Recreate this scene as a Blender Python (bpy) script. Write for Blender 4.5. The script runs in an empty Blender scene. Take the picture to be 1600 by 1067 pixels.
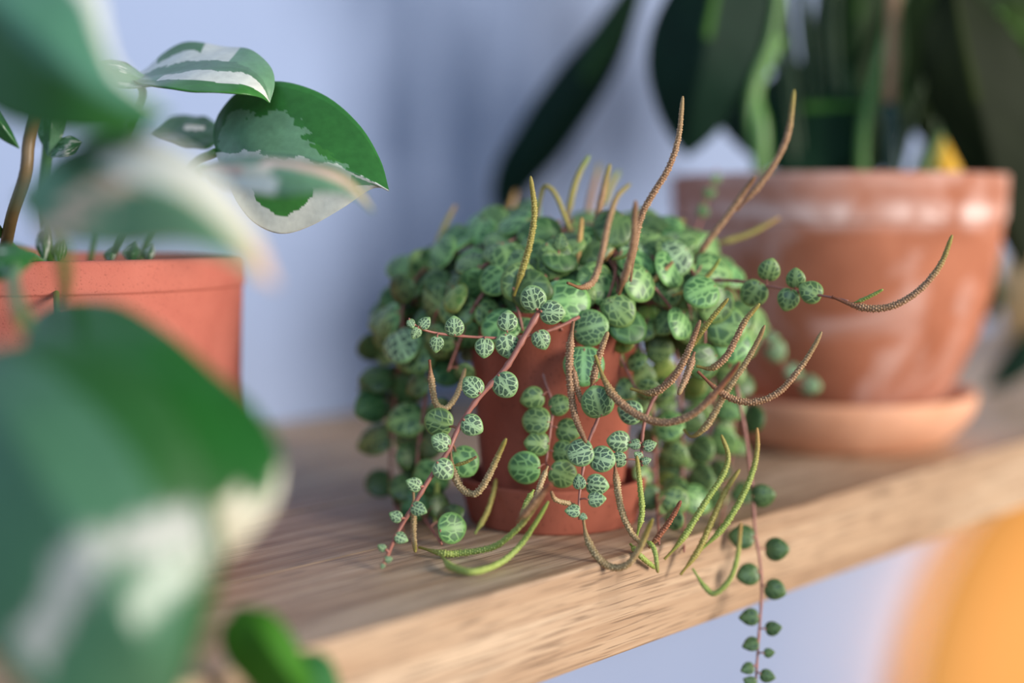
import bpy, bmesh, math, random
import numpy as np
from mathutils import Vector, Matrix, noise as mnoise

random.seed(7)
rng = np.random.RandomState(7)
scene = bpy.context.scene
COL = scene.collection

# ------------------------------------------------------------------ camera
FPX, CX, CY, HORIZON = 2222.2, 800.0, 533.5, 325.0
PITCH = math.atan((CY - HORIZON) / FPX)
CAM = np.array([0.0, 0.0, 0.095])
FWD = np.array([0, math.cos(PITCH), -math.sin(PITCH)])
UPV = np.array([0, math.sin(PITCH), math.cos(PITCH)])
RGT = np.array([1.0, 0, 0])
cam = bpy.data.cameras.new('camera')
cam_o = bpy.data.objects.new('camera', cam)
COL.objects.link(cam_o)
cam.lens, cam.sensor_width = 50, 36
cam.clip_start = 0.01
cam_o.location = CAM
cam_o.rotation_euler = (math.pi / 2 - PITCH, 0, 0)
cam.dof.use_dof = True
cam.dof.focus_distance = 0.392
cam.dof.aperture_fstop = 2.8
scene.camera = cam_o

def P(x, y, d):
    """point seen at photo pixel x, y at d centimetres along the lens axis"""
    d = d / 100.0
    return CAM + d * (FWD + (x - CX) / FPX * RGT - (y - CY) / FPX * UPV)

def ground(x, y, z=0.0):
    r = FWD + (x - CX) / FPX * RGT - (y - CY) / FPX * UPV
    return CAM + r * ((z - CAM[2]) / r[2])

# shelf frame: O on the front top edge, s along the shelf, n towards the wall
O = ground(500, 1005)
sdir = ground(1600, 690) - O
sdir /= np.linalg.norm(sdir)
ndir = np.array([-sdir[1], sdir[0], 0.0])
SHELF_DEPTH = float(np.dot(ground(500, 650) - O, ndir))
SHELF_T = 0.0275
ANG = math.atan2(sdir[1], sdir[0])

def S(a, b, z):
    return O + a * sdir + b * ndir + np.array([0, 0, z])

# ------------------------------------------------------------------ light
scene.view_settings.view_transform = 'Standard'
scene.view_settings.look = 'None'
scene.view_settings.gamma = 1.0
scene.view_settings.use_curve_mapping = False
scene.view_settings.exposure = 0.0
world = bpy.data.worlds.new('world')
scene.world = world
world.use_nodes = True
wbg = world.node_tree.nodes['Background']
wbg.inputs['Color'].default_value = (0.66, 0.80, 1.0, 1)
wbg.inputs['Strength'].default_value = 0.27

def area(name, loc, target, sx, sy, power, color):
    l = bpy.data.lights.new(name, 'AREA')
    l.shape = 'RECTANGLE'
    l.size, l.size_y, l.energy, l.color = sx, sy, power, color
    o = bpy.data.objects.new(name, l)
    COL.objects.link(o)
    o.location = loc
    o.rotation_euler = (Vector(target) - Vector(loc)).to_track_quat('-Z', 'Y').to_euler()
    return o
# tall window across the room, to the right of and behind the camera
area('window_light', S(0.62, -1.75, 0.45), S(0.22, 0.1, 0.04), 0.60, 0.80, 62, (1.0, 0.91, 0.82))
# second window further to the left, cool skylight
area('skylight_window', S(-1.3, -1.1, 0.75), S(-0.15, 0.25, 0.12), 0.7, 0.9, 14, (0.52, 0.74, 1.0))

# ------------------------------------------------------------------ helpers
def lin(c):
    c = np.asarray(c, float) / 255.0
    return np.where(c <= 0.04045, c / 12.92, ((c + 0.055) / 1.055) ** 2.4)

def rgba(*c):
    l = lin(c)
    return (float(l[0]), float(l[1]), float(l[2]), 1.0)

class NT:
    def __init__(self, name):
        self.m = bpy.data.materials.new(name)
        self.m.use_nodes = True
        self.t = self.m.node_tree
        self.b = self.t.nodes['Principled BSDF']
    def n(self, typ, **kw):
        nd = self.t.nodes.new(typ)
        for k, v in kw.items():
            if k.startswith('i_'):
                nd.inputs[k[2:].replace('_', ' ')].default_value = v
            else:
                setattr(nd, k, v)
        return nd
    def l(self, a, b):
        self.t.links.new(a, b)
    def ramp(self, fac, stops):
        r = self.t.nodes.new('ShaderNodeValToRGB')
        e = r.color_ramp.elements
        while len(e) < len(stops):
            e.new(0.5)
        for el, (p, c) in zip(e, stops):
            el.position, el.color = p, c
        self.l(fac, r.inputs['Fac'])
        return r.outputs['Color']
    def mix(self, fac, a, b, mode='MIX'):
        m = self.t.nodes.new('ShaderNodeMix')
        m.data_type, m.blend_type = 'RGBA', mode
        for sock, v in ((m.inputs[0], fac), (m.inputs[6], a), (m.inputs[7], b)):
            if hasattr(v, 'links'):
                self.l(v, sock)
            else:
                sock.default_value = v
        return m.outputs[2]
    def math(self, op, a, b=0.0, c=None):
        m = self.t.nodes.new('ShaderNodeMath')
        m.operation = op
        for i, v in enumerate((a, b) if c is None else (a, b, c)):
            if hasattr(v, 'links'):
                self.l(v, m.inputs[i])
            else:
                m.inputs[i].default_value = v
        return m.outputs[0]
    def bump(self, h, strength, dist):
        bp = self.n('ShaderNodeBump')
        bp.inputs['Strength'].default_value = strength
        bp.inputs['Distance'].default_value = dist
        self.l(h, bp.inputs['Height'])
        self.l(bp.outputs[0], self.b.inputs['Normal'])

def mesh_obj(name, verts, faces, mat, parent=None, base=None, smooth=True, cols=None, uvs=None):
    v = np.asarray(verts, float)
    if base is not None:
        v = v - np.asarray(base)
    me = bpy.data.meshes.new(name)
    me.from_pydata(v.tolist(), [], [list(map(int, f)) for f in faces])
    if smooth:
        me.polygons.foreach_set('use_smooth', [True] * len(me.polygons))
    if cols is not None:
        a = me.color_attributes.new('Col', 'FLOAT_COLOR', 'POINT')
        c = np.ones((len(v), 4), np.float32)
        c[:, :3] = cols
        a.data.foreach_set('color', c.ravel())
    if uvs is not None:
        u = me.uv_layers.new(name='UVMap')
        idx = np.empty(len(me.loops), np.int32)
        me.loops.foreach_get('vertex_index', idx)
        u.data.foreach_set('uv', np.asarray(uvs, np.float32)[idx].ravel())
    me.materials.append(mat)
    me.update()
    o = bpy.data.objects.new(name, me)
    COL.objects.link(o)
    if parent is not None:
        o.parent = parent
    return o

def thing(name, label, cat, loc, group=None, rotz=0.0):
    o = bpy.data.objects.new(name, None)
    o.empty_display_size = 0.02
    COL.objects.link(o)
    o.location = loc
    o.rotation_euler = (0, 0, rotz)
    o['label'], o['category'] = label, cat
    if group:
        o['group'] = group
    return o

def catmull(pts, n):
    """smooth curve through pts, n samples evenly spaced by length"""
    p = np.asarray(pts, float)
    if len(p) == 2:
        t = np.linspace(0, 1, n)[:, None]
        return p[0] * (1 - t) + p[1] * t
    q = np.vstack([2 * p[0] - p[1], p, 2 * p[-1] - p[-2]])
    out = []
    for i in range(len(p) - 1):
        a, b, c, d = q[i:i + 4]
        for t in np.linspace(0, 1, 14, endpoint=False):
            out.append(0.5 * (2 * b + (c - a) * t + (2 * a - 5 * b + 4 * c - d) * t * t + (3 * b - a - 3 * c + d) * t ** 3))
    out.append(p[-1])
    out = np.array(out)
    L = np.concatenate([[0], np.cumsum(np.linalg.norm(np.diff(out, axis=0), axis=1))])
    s = np.linspace(0, L[-1], n)
    return np.stack([np.interp(s, L, out[:, k]) for k in range(out.shape[1])], 1)

def frames(path):
    T = np.gradient(path, axis=0)
    T /= np.linalg.norm(T, axis=1)[:, None] + 1e-12
    up = np.array([0, 0, 1.0]) if abs(T[0][2]) < 0.9 else np.array([1.0, 0, 0])
    A, B = [], []
    a = np.cross(T[0], up)
    for t in T:
        a = a - t * np.dot(a, t)
        a /= np.linalg.norm(a) + 1e-12
        A.append(a)
        B.append(np.cross(t, a))
    return T, np.array(A), np.array(B)

def tube(path, rad, sides=8):
    """verts, faces of a capped tube; rad is a number, per-ring, or rings x sides"""
    n = len(path)
    _, A, B = frames(path)
    rad = np.asarray(rad, float)
    if rad.ndim == 0:
        rad = np.full((n, sides), float(rad))
    elif rad.ndim == 1:
        rad = np.repeat(rad[:, None], sides, 1)
    ph = np.arange(sides) * 2 * math.pi / sides
    V = path[:, None, :] + rad[:, :, None] * (np.cos(ph)[None, :, None] * A[:, None, :] + np.sin(ph)[None, :, None] * B[:, None, :])
    V = V.reshape(-1, 3)
    F = []
    for i in range(n - 1):
        for k in range(sides):
            k2 = (k + 1) % sides
            F.append((i * sides + k, i * sides + k2, (i + 1) * sides + k2, (i + 1) * sides + k))
    F.append(tuple(range(sides))[::-1])
    F.append(tuple((n - 1) * sides + k for k in range(sides)))
    return V, F

def lathe(profile, seg=72):
    """profile [(r, z)] turned round z; r 0 ends collapse to a point"""
    V, F, rings = [], [], []
    for r, z in profile:
        if r < 1e-6:
            rings.append([len(V)])
            V.append((0, 0, z))
        else:
            rings.append(list(range(len(V), len(V) + seg)))
            for k in range(seg):
                a = 2 * math.pi * k / seg
                V.append((r * math.cos(a), r * math.sin(a), z))
    for A, B in zip(rings[:-1], rings[1:]):
        for k in range(seg):
            k2 = (k + 1) % seg
            if len(A) == 1 and len(B) == 1:
                continue
            if len(A) == 1:
                F.append((A[0], B[k2], B[k]))
            elif len(B) == 1:
                F.append((A[k], A[k2], B[0]))
            else:
                F.append((A[k], A[k2], B[k2], B[k]))
    return np.array(V), F

def round_profile(pts, rad=0.0008, n=3):
    """rounds the corners of an open profile"""
    out = [pts[0]]
    for a, b, c in zip(pts[:-2], pts[1:-1], pts[2:]):
        a, b, c = map(np.array, (a, b, c))
        d1, d2 = a - b, c - b
        l1, l2 = np.linalg.norm(d1), np.linalg.norm(d2)
        r = min(rad, l1 * 0.45, l2 * 0.45)
        p1, p2 = b + d1 / l1 * r, b + d2 / l2 * r
        for t in np.linspace(0, 1, n + 1):
            out.append(tuple((1 - t) ** 2 * p1 + 2 * t * (1 - t) * b + t * t * p2))
    out.append(pts[-1])
    return out

def box_mesh(size, bevel=0.0, seg=2):
    bm = bmesh.new()
    bmesh.ops.create_cube(bm, size=1.0)
    bmesh.ops.scale(bm, vec=size, verts=bm.verts)
    if bevel:
        bmesh.ops.bevel(bm, geom=bm.edges[:], offset=bevel, segments=seg, affect='EDGES', profile=0.5)
    v = np.array([list(x.co) for x in bm.verts])
    bm.verts.index_update()
    f = [[x.index for x in fc.verts] for fc in bm.faces]
    bm.free()
    return v, f

# ------------------------------------------------------------------ materials
def mat_wall():
    k = NT('wall_paint')
    tc = k.n('ShaderNodeTexCoord')
    nz = k.n('ShaderNodeTexNoise', i_Scale=3.0, i_Detail=4.0)
    k.l(tc.outputs['Object'], nz.inputs['Vector'])
    k.l(k.ramp(nz.outputs['Fac'], [(0.3, rgba(140, 157, 190)), (0.7, rgba(147, 164, 197))]), k.b.inputs['Base Color'])
    n2 = k.n('ShaderNodeTexNoise', i_Scale=260.0, i_Detail=2.0)
    k.l(tc.outputs['Object'], n2.inputs['Vector'])
    k.bump(n2.outputs['Fac'], 0.25, 0.0006)
    k.b.inputs['Roughness'].default_value = 0.85
    return k.m

def mat_oak(name, a, b, c, pore=0.6):
    k = NT(name)
    tc = k.n('ShaderNodeTexCoord')
    oi = k.n('ShaderNodeObjectInfo')
    off = k.n('ShaderNodeCombineXYZ')
    k.l(k.math('MULTIPLY', oi.outputs['Random'], 9.0), off.inputs[0])
    k.l(k.math('MULTIPLY', oi.outputs['Random'], 3.7), off.inputs[1])
    k.l(k.math('MULTIPLY', oi.outputs['Random'], 5.1), off.inputs[2])
    add = k.n('ShaderNodeVectorMath', operation='ADD')
    k.l(tc.outputs['Object'], add.inputs[0])
    k.l(off.outputs[0], add.inputs[1])
    def stretched(sx, sy, sz, detail, dist=0.0):
        mp = k.n('ShaderNodeMapping')
        mp.inputs['Scale'].default_value = (sx, sy, sz)
        k.l(add.outputs[0], mp.inputs['Vector'])
        nz = k.n('ShaderNodeTexNoise', i_Scale=1.0, i_Detail=detail, i_Distortion=dist)
        k.l(mp.outputs[0], nz.inputs['Vector'])
        return nz.outputs['Fac']
    broad = stretched(4, 46, 46, 3, 0.6)
    grain = stretched(11, 420, 420, 3, 0.4)
    pores = stretched(45, 1500, 1500, 2, 0.0)
    bands = k.n('ShaderNodeTexWave', wave_type='BANDS', bands_direction='Y')
    mp = k.n('ShaderNodeMapping')
    mp.inputs['Scale'].default_value = (2.2, 40, 40)
    k.l(add.outputs[0], mp.inputs['Vector'])
    k.l(mp.outputs[0], bands.inputs['Vector'])
    bands.inputs['Scale'].default_value = 1.0
    bands.inputs['Distortion'].default_value = 5.0
    bands.inputs['Detail'].default_value = 2.0
    bands.inputs['Detail Scale'].default_value = 0.8
    base = k.ramp(broad, [(0.3, a), (0.5, b), (0.72, c)])
    c1 = k.mix(0.30, base, k.ramp(bands.outputs['Fac'], [(0.0, a), (1.0, c)]))
    c2 = k.mix(k.ramp(grain, [(0.42, (0.9, 0.9, 0.9, 1)), (0.56, (0, 0, 0, 1))]), c1, k.mix(0.5, c1, a))
    pm = k.ramp(pores, [(0.38, (pore, pore, pore, 1)), (0.47, (0, 0, 0, 1))])
    dark = tuple(x * 0.38 for x in a[:3]) + (1,)
    c3 = k.mix(pm, c2, dark)
    tone = k.n('ShaderNodeHueSaturation')
    k.l(k.math('MULTIPLY_ADD', oi.outputs['Random'], 0.50, 0.64), tone.inputs['Value'])
    k.l(c3, tone.inputs['Color'])
    k.l(tone.outputs[0], k.b.inputs['Base Color'])
    k.bump(k.math('SUBTRACT', grain, k.math('MULTIPLY', pm, 0.6)), 0.25, 0.0004)
    k.b.inputs['Roughness'].default_value = 0.5
    return k.m

def mat_terracotta(name, a, b, chalk=0.0, chalk_z=None, speck=900.0, rough=0.85):
    k = NT(name)
    tc = k.n('ShaderNodeTexCoord')
    def nz(scale, det, dist=0.0):
        n = k.n('ShaderNodeTexNoise', i_Scale=scale, i_Detail=det, i_Distortion=dist)
        k.l(tc.outputs['Object'], n.inputs['Vector'])
        return n.outputs['Fac']
    col = k.ramp(nz(38, 4, 0.5), [(0.32, a), (0.68, b)])
    fine = nz(speck, 3)
    col = k.mix(k.ramp(fine, [(0.30, (0.5, 0.5, 0.5, 1)), (0.40, (0, 0, 0, 1))]), col, tuple(x * 0.5 for x in a[:3]) + (1,))
    if chalk > 0:
        cf = k.ramp(nz(30, 5, 1.0), [(0.52, (0, 0, 0, 1)), (0.70, (chalk,) * 3 + (1,))])
        if chalk_z:
            sp = k.n('ShaderNodeSeparateXYZ')
            k.l(tc.outputs['Object'], sp.inputs[0])
            for zc, w, amt in chalk_z:
                d = k.math('ABSOLUTE', k.math('SUBTRACT', sp.outputs[2], zc))
                band = k.math('SUBTRACT', 1.0, k.math('MINIMUM', k.math('DIVIDE', d, w), 1.0))
                rag = k.ramp(nz(55, 5, 0.6), [(0.36, (0, 0, 0, 1)), (0.62, (1, 1, 1, 1))])
                band = k.math('MULTIPLY', k.math('MULTIPLY', band, amt), rag)
                cf = k.math('MAXIMUM', cf, band)
        col = k.mix(cf, col, rgba(232, 205, 196))
    k.l(col, k.b.inputs['Base Color'])
    k.bump(fine, 0.3, 0.0003)
    k.b.inputs['Roughness'].default_value = rough
    k.b.inputs['Specular IOR Level'].default_value = 0.3
    return k.m

def mat_soil():
    k = NT('potting_soil')
    tc = k.n('ShaderNodeTexCoord')
    n = k.n('ShaderNodeTexNoise', i_Scale=220.0, i_Detail=6.0)
    k.l(tc.outputs['Object'], n.inputs['Vector'])
    k.l(k.ramp(n.outputs['Fac'], [(0.35, rgba(28, 20, 15)), (0.7, rgba(74, 56, 42))]), k.b.inputs['Base Color'])
    k.bump(n.outputs['Fac'], 1.0, 0.002)
    k.b.inputs['Roughness'].default_value = 0.95
    return k.m

def mat_plain(name, c, rough=0.5, sss=0.0, var=0.12, scale=300.0):
    k = NT(name)
    tc = k.n('ShaderNodeTexCoord')
    n = k.n('ShaderNodeTexNoise', i_Scale=scale, i_Detail=3.0)
    k.l(tc.outputs['Object'], n.inputs['Vector'])
    lo = tuple(x * (1 - var) for x in c[:3]) + (1,)
    hi = tuple(min(1, x * (1 + var)) for x in c[:3]) + (1,)
    k.l(k.ramp(n.outputs['Fac'], [(0.3, lo), (0.7, hi)]), k.b.inputs['Base Color'])
    k.b.inputs['Roughness'].default_value = rough
    return k.m

def mat_vcol(name, rough=0.4, spec=0.5, noise_amt=0.0, scale=700.0, trans=0.0, bump=0.0):
    k = NT(name)
    at = k.n('ShaderNodeAttribute', attribute_name='Col')
    col = at.outputs['Color']
    tc = k.n('ShaderNodeTexCoord')
    n = k.n('ShaderNodeTexNoise', i_Scale=scale, i_Detail=4.0)
    k.l(tc.outputs['Object'], n.inputs['Vector'])
    if noise_amt:
        g = k.ramp(n.outputs['Fac'], [(0.3, (1 - noise_amt,) * 3 + (1,)), (0.7, (1 + noise_amt,) * 3 + (1,))])
        col = k.mix(1.0, col, g, 'MULTIPLY')
    k.l(col, k.b.inputs['Base Color'])
    k.b.inputs['Roughness'].default_value = rough
    k.b.inputs['Specular IOR Level'].default_value = spec
    if bump:
        k.bump(n.outputs['Fac'], bump, 0.0004)
    if trans:
        tr = k.n('ShaderNodeBsdfTranslucent')
        k.l(col, tr.inputs['Color'])
        mx = k.n('ShaderNodeMixShader')
        mx.inputs[0].default_value = trans
        k.l(k.b.outputs[0], mx.inputs[1])
        k.l(tr.outputs[0], mx.inputs[2])
        k.l(mx.outputs[0], k.t.nodes['Material Output'].inputs['Surface'])
    return k.m

def mat_peperomia(name, vein, blotch, margin, width, scale, rough=0.45, soft=0.05, fleck=0.15):
    """pale vein network over dark blotches, in the leaf's own UV"""
    k = NT(name)
    uv = k.n('ShaderNodeUVMap', uv_map='UVMap')
    sp = k.n('ShaderNodeSeparateXYZ')
    k.l(uv.outputs[0], sp.inputs[0])
    x = k.math('SUBTRACT', sp.outputs[0], 0.5)
    ax = k.math('ABSOLUTE', x)
    y = sp.outputs[1]
    oi = k.n('ShaderNodeObjectInfo')
    geo = k.n('ShaderNodeNewGeometry')
    rnd = k.math('ADD', oi.outputs['Random'], geo.outputs['Random Per Island'])
    # side veins sweep from the base outwards: skew y by |x|
    yy = k.math('SUBTRACT', y, k.math('MULTIPLY', ax, 0.5))
    cv = k.n('ShaderNodeCombineXYZ')
    k.l(k.math('ADD', k.math('MULTIPLY', ax, 1.1), k.math('MULTIPLY', rnd, 9.0)), cv.inputs[0])
    k.l(k.math('ADD', yy, k.math('MULTIPLY', rnd, 5.0)), cv.inputs[1])
    vo = k.n('ShaderNodeTexVoronoi', feature='DISTANCE_TO_EDGE', voronoi_dimensions='2D')
    vo.inputs['Scale'].default_value = scale
    vo.inputs['Randomness'].default_value = 0.75
    k.l(cv.outputs[0], vo.inputs['Vector'])
    v1 = k.ramp(vo.outputs['Distance'], [(width, (1, 1, 1, 1)), (width + soft, (0, 0, 0, 1))])
    v2 = k.ramp(ax, [(0.035, (1, 1, 1, 1)), (0.035 + soft * 0.8, (0, 0, 0, 1))])
    # margin
    dx = k.math('MULTIPLY', x, 2.0)
    dy = k.math('MULTIPLY', k.math('SUBTRACT', y, 0.5), 2.0)
    rr = k.math('SQRT', k.math('ADD', k.math('MULTIPLY', dx, dx), k.math('MULTIPLY', dy, dy)))
    v3 = k.ramp(rr, [(0.80, (0, 0, 0, 1)), (0.93, (1, 1, 1, 1))])
    f = k.math('MAXIMUM', k.math('MAXIMUM', v1, v2), k.math('MULTIPLY', v3, 0.85))
    v4 = k.n('ShaderNodeTexVoronoi', feature='DISTANCE_TO_EDGE', voronoi_dimensions='2D')
    v4.inputs['Scale'].default_value = scale * 3.2
    k.l(cv.outputs[0], v4.inputs['Vector'])
    fine = k.ramp(v4.outputs['Distance'], [(0.03, (fleck, fleck, fleck, 1)), (0.12, (0, 0, 0, 1))])
    f = k.math('MAXIMUM', f, fine)
    col = k.mix(f, blotch, k.mix(v3, vein, margin))
    hs = k.n('ShaderNodeHueSaturation')
    k.l(k.math('MULTIPLY_ADD', oi.outputs['Random'], 0.04, 0.48), hs.inputs['Hue'])
    k.l(k.math('MULTIPLY_ADD', oi.outputs['Random'], 0.35, 0.82), hs.inputs['Value'])
    k.l(col, hs.inputs['Color'])
    # underside plain pale green
    back = k.mix(geo.outputs['Backfacing'], hs.outputs[0], margin)
    k.l(hs.outputs[0], k.b.inputs['Base Color'])
    k.b.inputs['Roughness'].default_value = rough
    k.bump(f, 0.15, 0.0003)
    return k.m

M = {}
M['wall'] = mat_wall()
M['oak'] = mat_oak('oak', rgba(156, 122, 92), rgba(200, 170, 138), rgba(228, 204, 174))
M['floor'] = mat_oak('floor_oak', rgba(130, 95, 65), rgba(165, 125, 90), rgba(185, 145, 108))
M['clay_small'] = mat_terracotta('terracotta_small', rgba(136, 72, 54), rgba(154, 86, 66))
M['clay_left'] = mat_terracotta('terracotta_salmon', rgba(180, 100, 84), rgba(194, 114, 97), speck=1500)
M['clay_big'] = mat_terracotta('terracotta_big', rgba(150, 90, 64), rgba(174, 110, 82), chalk=0.36,
                               chalk_z=[(0.0885, 0.0075, 1.0), (0.103, 0.011, 0.45)])
M['clay_saucer'] = mat_terracotta('terracotta_saucer', rgba(204, 146, 112), rgba(220, 164, 130), chalk=0.1)
M['soil'] = mat_soil()
M['stem'] = mat_plain('vine_stem', rgba(150, 96, 82), 0.45)
M['green_stem'] = mat_plain('green_stem', rgba(84, 128, 58), 0.4)
M['dark_stem'] = mat_plain('dark_stem', rgba(38, 62, 26), 0.55)
M['brown_stem'] = mat_plain('brown_stem', rgba(104, 84, 52), 0.5)
M['spike'] = mat_vcol('flower_spike', 0.55, 0.35, 0.15, 2500.0)
M['pothos'] = mat_vcol('variegated_leaf', 0.28, 0.42, 0.10, 420.0, trans=0.12, bump=0.12)
M['philo'] = mat_vcol('dark_leaf', 0.65, 0.14, 0.08, 60.0, trans=0.03)
M['straw'] = mat_plain('straw_glaze', rgba(214, 176, 118), 0.5, scale=60)
M['leg_wood'] = mat_plain('chair_leg_wood', rgba(120, 80, 50), 0.5, scale=80)
M['bamboo'] = mat_plain('bamboo', rgba(170, 128, 92), 0.5, scale=90)
M['teal'] = mat_plain('teal_plastic', rgba(24, 58, 52), 0.4, scale=90)
PEP = [
    mat_peperomia('peperomia_young', rgba(160, 198, 146), rgba(50, 78, 62), rgba(134, 180, 116), 0.085, 4.3, fleck=0.45),
    mat_peperomia('peperomia_mature', rgba(126, 164, 98), rgba(60, 98, 54), rgba(120, 158, 88), 0.05, 3.9, soft=0.12),
    mat_peperomia('peperomia_dark', rgba(86, 122, 70), rgba(50, 86, 46), rgba(78, 112, 56), 0.04, 3.0, soft=0.16),
    mat_peperomia('peperomia_lime', rgba(138, 162, 78), rgba(98, 136, 58), rgba(136, 150, 72), 0.03, 3.2, soft=0.16),
    mat_peperomia('peperomia_large', rgba(136, 178, 116), rgba(52, 88, 58), rgba(118, 164, 96), 0.05, 6.0, soft=0.07, fleck=0.4),
]

# ------------------------------------------------------------------ setting
def panel(name, a0, a1, b0, b1, z0, z1, mat):
    V = [S(a, b, z) for z in (z0, z1) for (a, b) in ((a0, b0), (a1, b0), (a1, b1), (a0, b1))]
    F = [(3, 2, 1, 0), (4, 5, 6, 7), (0, 1, 5, 4), (1, 2, 6, 5), (2, 3, 7, 6), (3, 0, 4, 7)]
    o = mesh_obj(name, V, F, mat, smooth=False)
    o['kind'] = 'structure'
    return o
FLOOR_Z = -0.86
panel('wall_back', -2.2, 3.2, SHELF_DEPTH, SHELF_DEPTH + 0.1, FLOOR_Z - 0.05, 1.5, M['wall'])
panel('floor', -2.2, 3.2, -2.2, SHELF_DEPTH + 0.1, FLOOR_Z - 0.05, FLOOR_Z, M['floor'])

# oak shelf: staves glued side by side, each a piece of its own
shelf = thing('shelf', 'long oak shelf board along the wall carrying the potted plants', 'shelf', S(0, 0, -SHELF_T), rotz=ANG)
seams = [0.0]
for px, py in ((361, 909), (500, 792), (470, 720)):
    seams.append(float(np.dot(ground(px, py) - O, ndir)))
w_last = 0.048
while seams[-1] + w_last < SHELF_DEPTH - 0.01:
    seams.append(seams[-1] + w_last)
seams.append(SHELF_DEPTH - 0.0004)

A0, A1 = -0.75, 1.9
for i, (b0, b1) in enumerate(zip(seams[:-1], seams[1:])):
    joints = [A0 + random.uniform(0.2, 0.5)]
    cuts = [A0] + ([A0 + 1.15, A0 + 2.05] if i % 2 else [A0 + 0.55, A0 + 1.75]) + [A1]
    if i == 0:
        cuts = [A0, A1]
    for c0, c1 in zip(cuts[:-1], cuts[1:]):
        v, f = box_mesh((c1 - c0 - 0.0001, b1 - b0 - 0.0005, SHELF_T - 0.0002 * (i % 2)), 0.0004 if i else 0.0009, 2)
        me = bpy.data.meshes.new('stave')
        v = v + np.array([0, 0, -0.0001 * (i % 2)])
        me.from_pydata(v.tolist(), [], f)
        me.materials.append(M['oak'])
        st = bpy.data.objects.new('stave', me)
        COL.objects.link(st)
        st.parent = shelf
        st.location = ((c0 + c1) / 2, (b0 + b1) / 2, SHELF_T / 2)

def shelf_b(p):
    return float(np.dot(np.asarray(p) - O, ndir))

def safe(x, y, d, clear=0.0012):
    """like P, but pulled towards the lens until it clears the shelf board"""
    for _ in range(400):
        p = P(x, y, d)
        if p[2] > clear or shelf_b(p) < -clear:
            return p
        d -= 0.05
    return p

# ------------------------------------------------------------------ pots
def saucer_prof(r_top, r_bot, h, t):
    return round_profile([(0, 0.0), (r_bot, 0.0), (r_top, h), (r_top - t, h), (r_bot - t * 0.6, t), (0, t)], t * 0.45)

def pot_prof(r_top, r_bot, h, t, lip_h=0.0, lip=0.0, belly=0.0, lift=0.0):
    out = [(0, lift), (r_bot, lift)]
    n = 7
    for i in range(1, n):
        q = i / n
        z = lift + (h - lip_h - lift) * q
        r = r_bot + (r_top - lip - r_bot) * q * (h - lip_h) / h + belly * math.sin(math.pi * q) 
        out.append((r, z))
    if lip_h:
        out.append((r_top - lip * 1.3, h - lip_h))
        out.append((r_top - lip * 0.1, h - lip_h + 0.0006))
    out += [(r_top, h), (r_top - t, h), (r_bot - t, lift + t), (0, lift + t)]
    return round_profile(out, t * 0.4)

def soil_mesh(r, z, bump=0.002, n=14, seg=40):
    V = [(0, 0, z + bump)]
    for i in range(1, n + 1):
        for k in range(seg):
            a = 2 * math.pi * k / seg
            rr = r * i / n
            p = Vector((rr * math.cos(a), rr * math.sin(a), 0))
            V.append((p.x, p.y, z + bump * (1 - (i / n) ** 2) + 0.0016 * mnoise.noise(p * 260) * (i < n)))
    F = [(0, 1 + k, 1 + (k + 1) % seg) for k in range(seg)]
    for i in range(n - 1):
        for k in range(seg):
            k2 = (k + 1) % seg
            F.append((1 + i * seg + k, 1 + (i + 1) * seg + k, 1 + (i + 1) * seg + k2, 1 + i * seg + k2))
    return np.array(V), F

# small pot
SP = ground(864, 808)
SP[2] = 0
d_sp = np.dot(SP - CAM, FWD)
v, f = lathe(saucer_prof(0.0290, 0.0258, 0.0138, 0.0024))
sau = mesh_obj('plant_saucer', v, f, M['clay_small'])
sau.location = SP
sau['label'] = 'small dark terracotta saucer under the trailing spotted-leaf plant'
sau['category'] = 'saucer'

pep = thing('potted_peperomia', 'trailing plant with round veined leaves and brown flower spikes in small terracotta pot', 'potted plant', SP + np.array([0, 0, 0.0027]))
PB = np.array(pep.location)
v, f = lathe(pot_prof(0.0262, 0.0212, 0.0625, 0.003))
mesh_obj('pot', v, f, M['clay_small'], pep)
v, f = soil_mesh(0.0232, 0.056)
mesh_obj('soil', v, f, M['soil'], pep)

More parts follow.
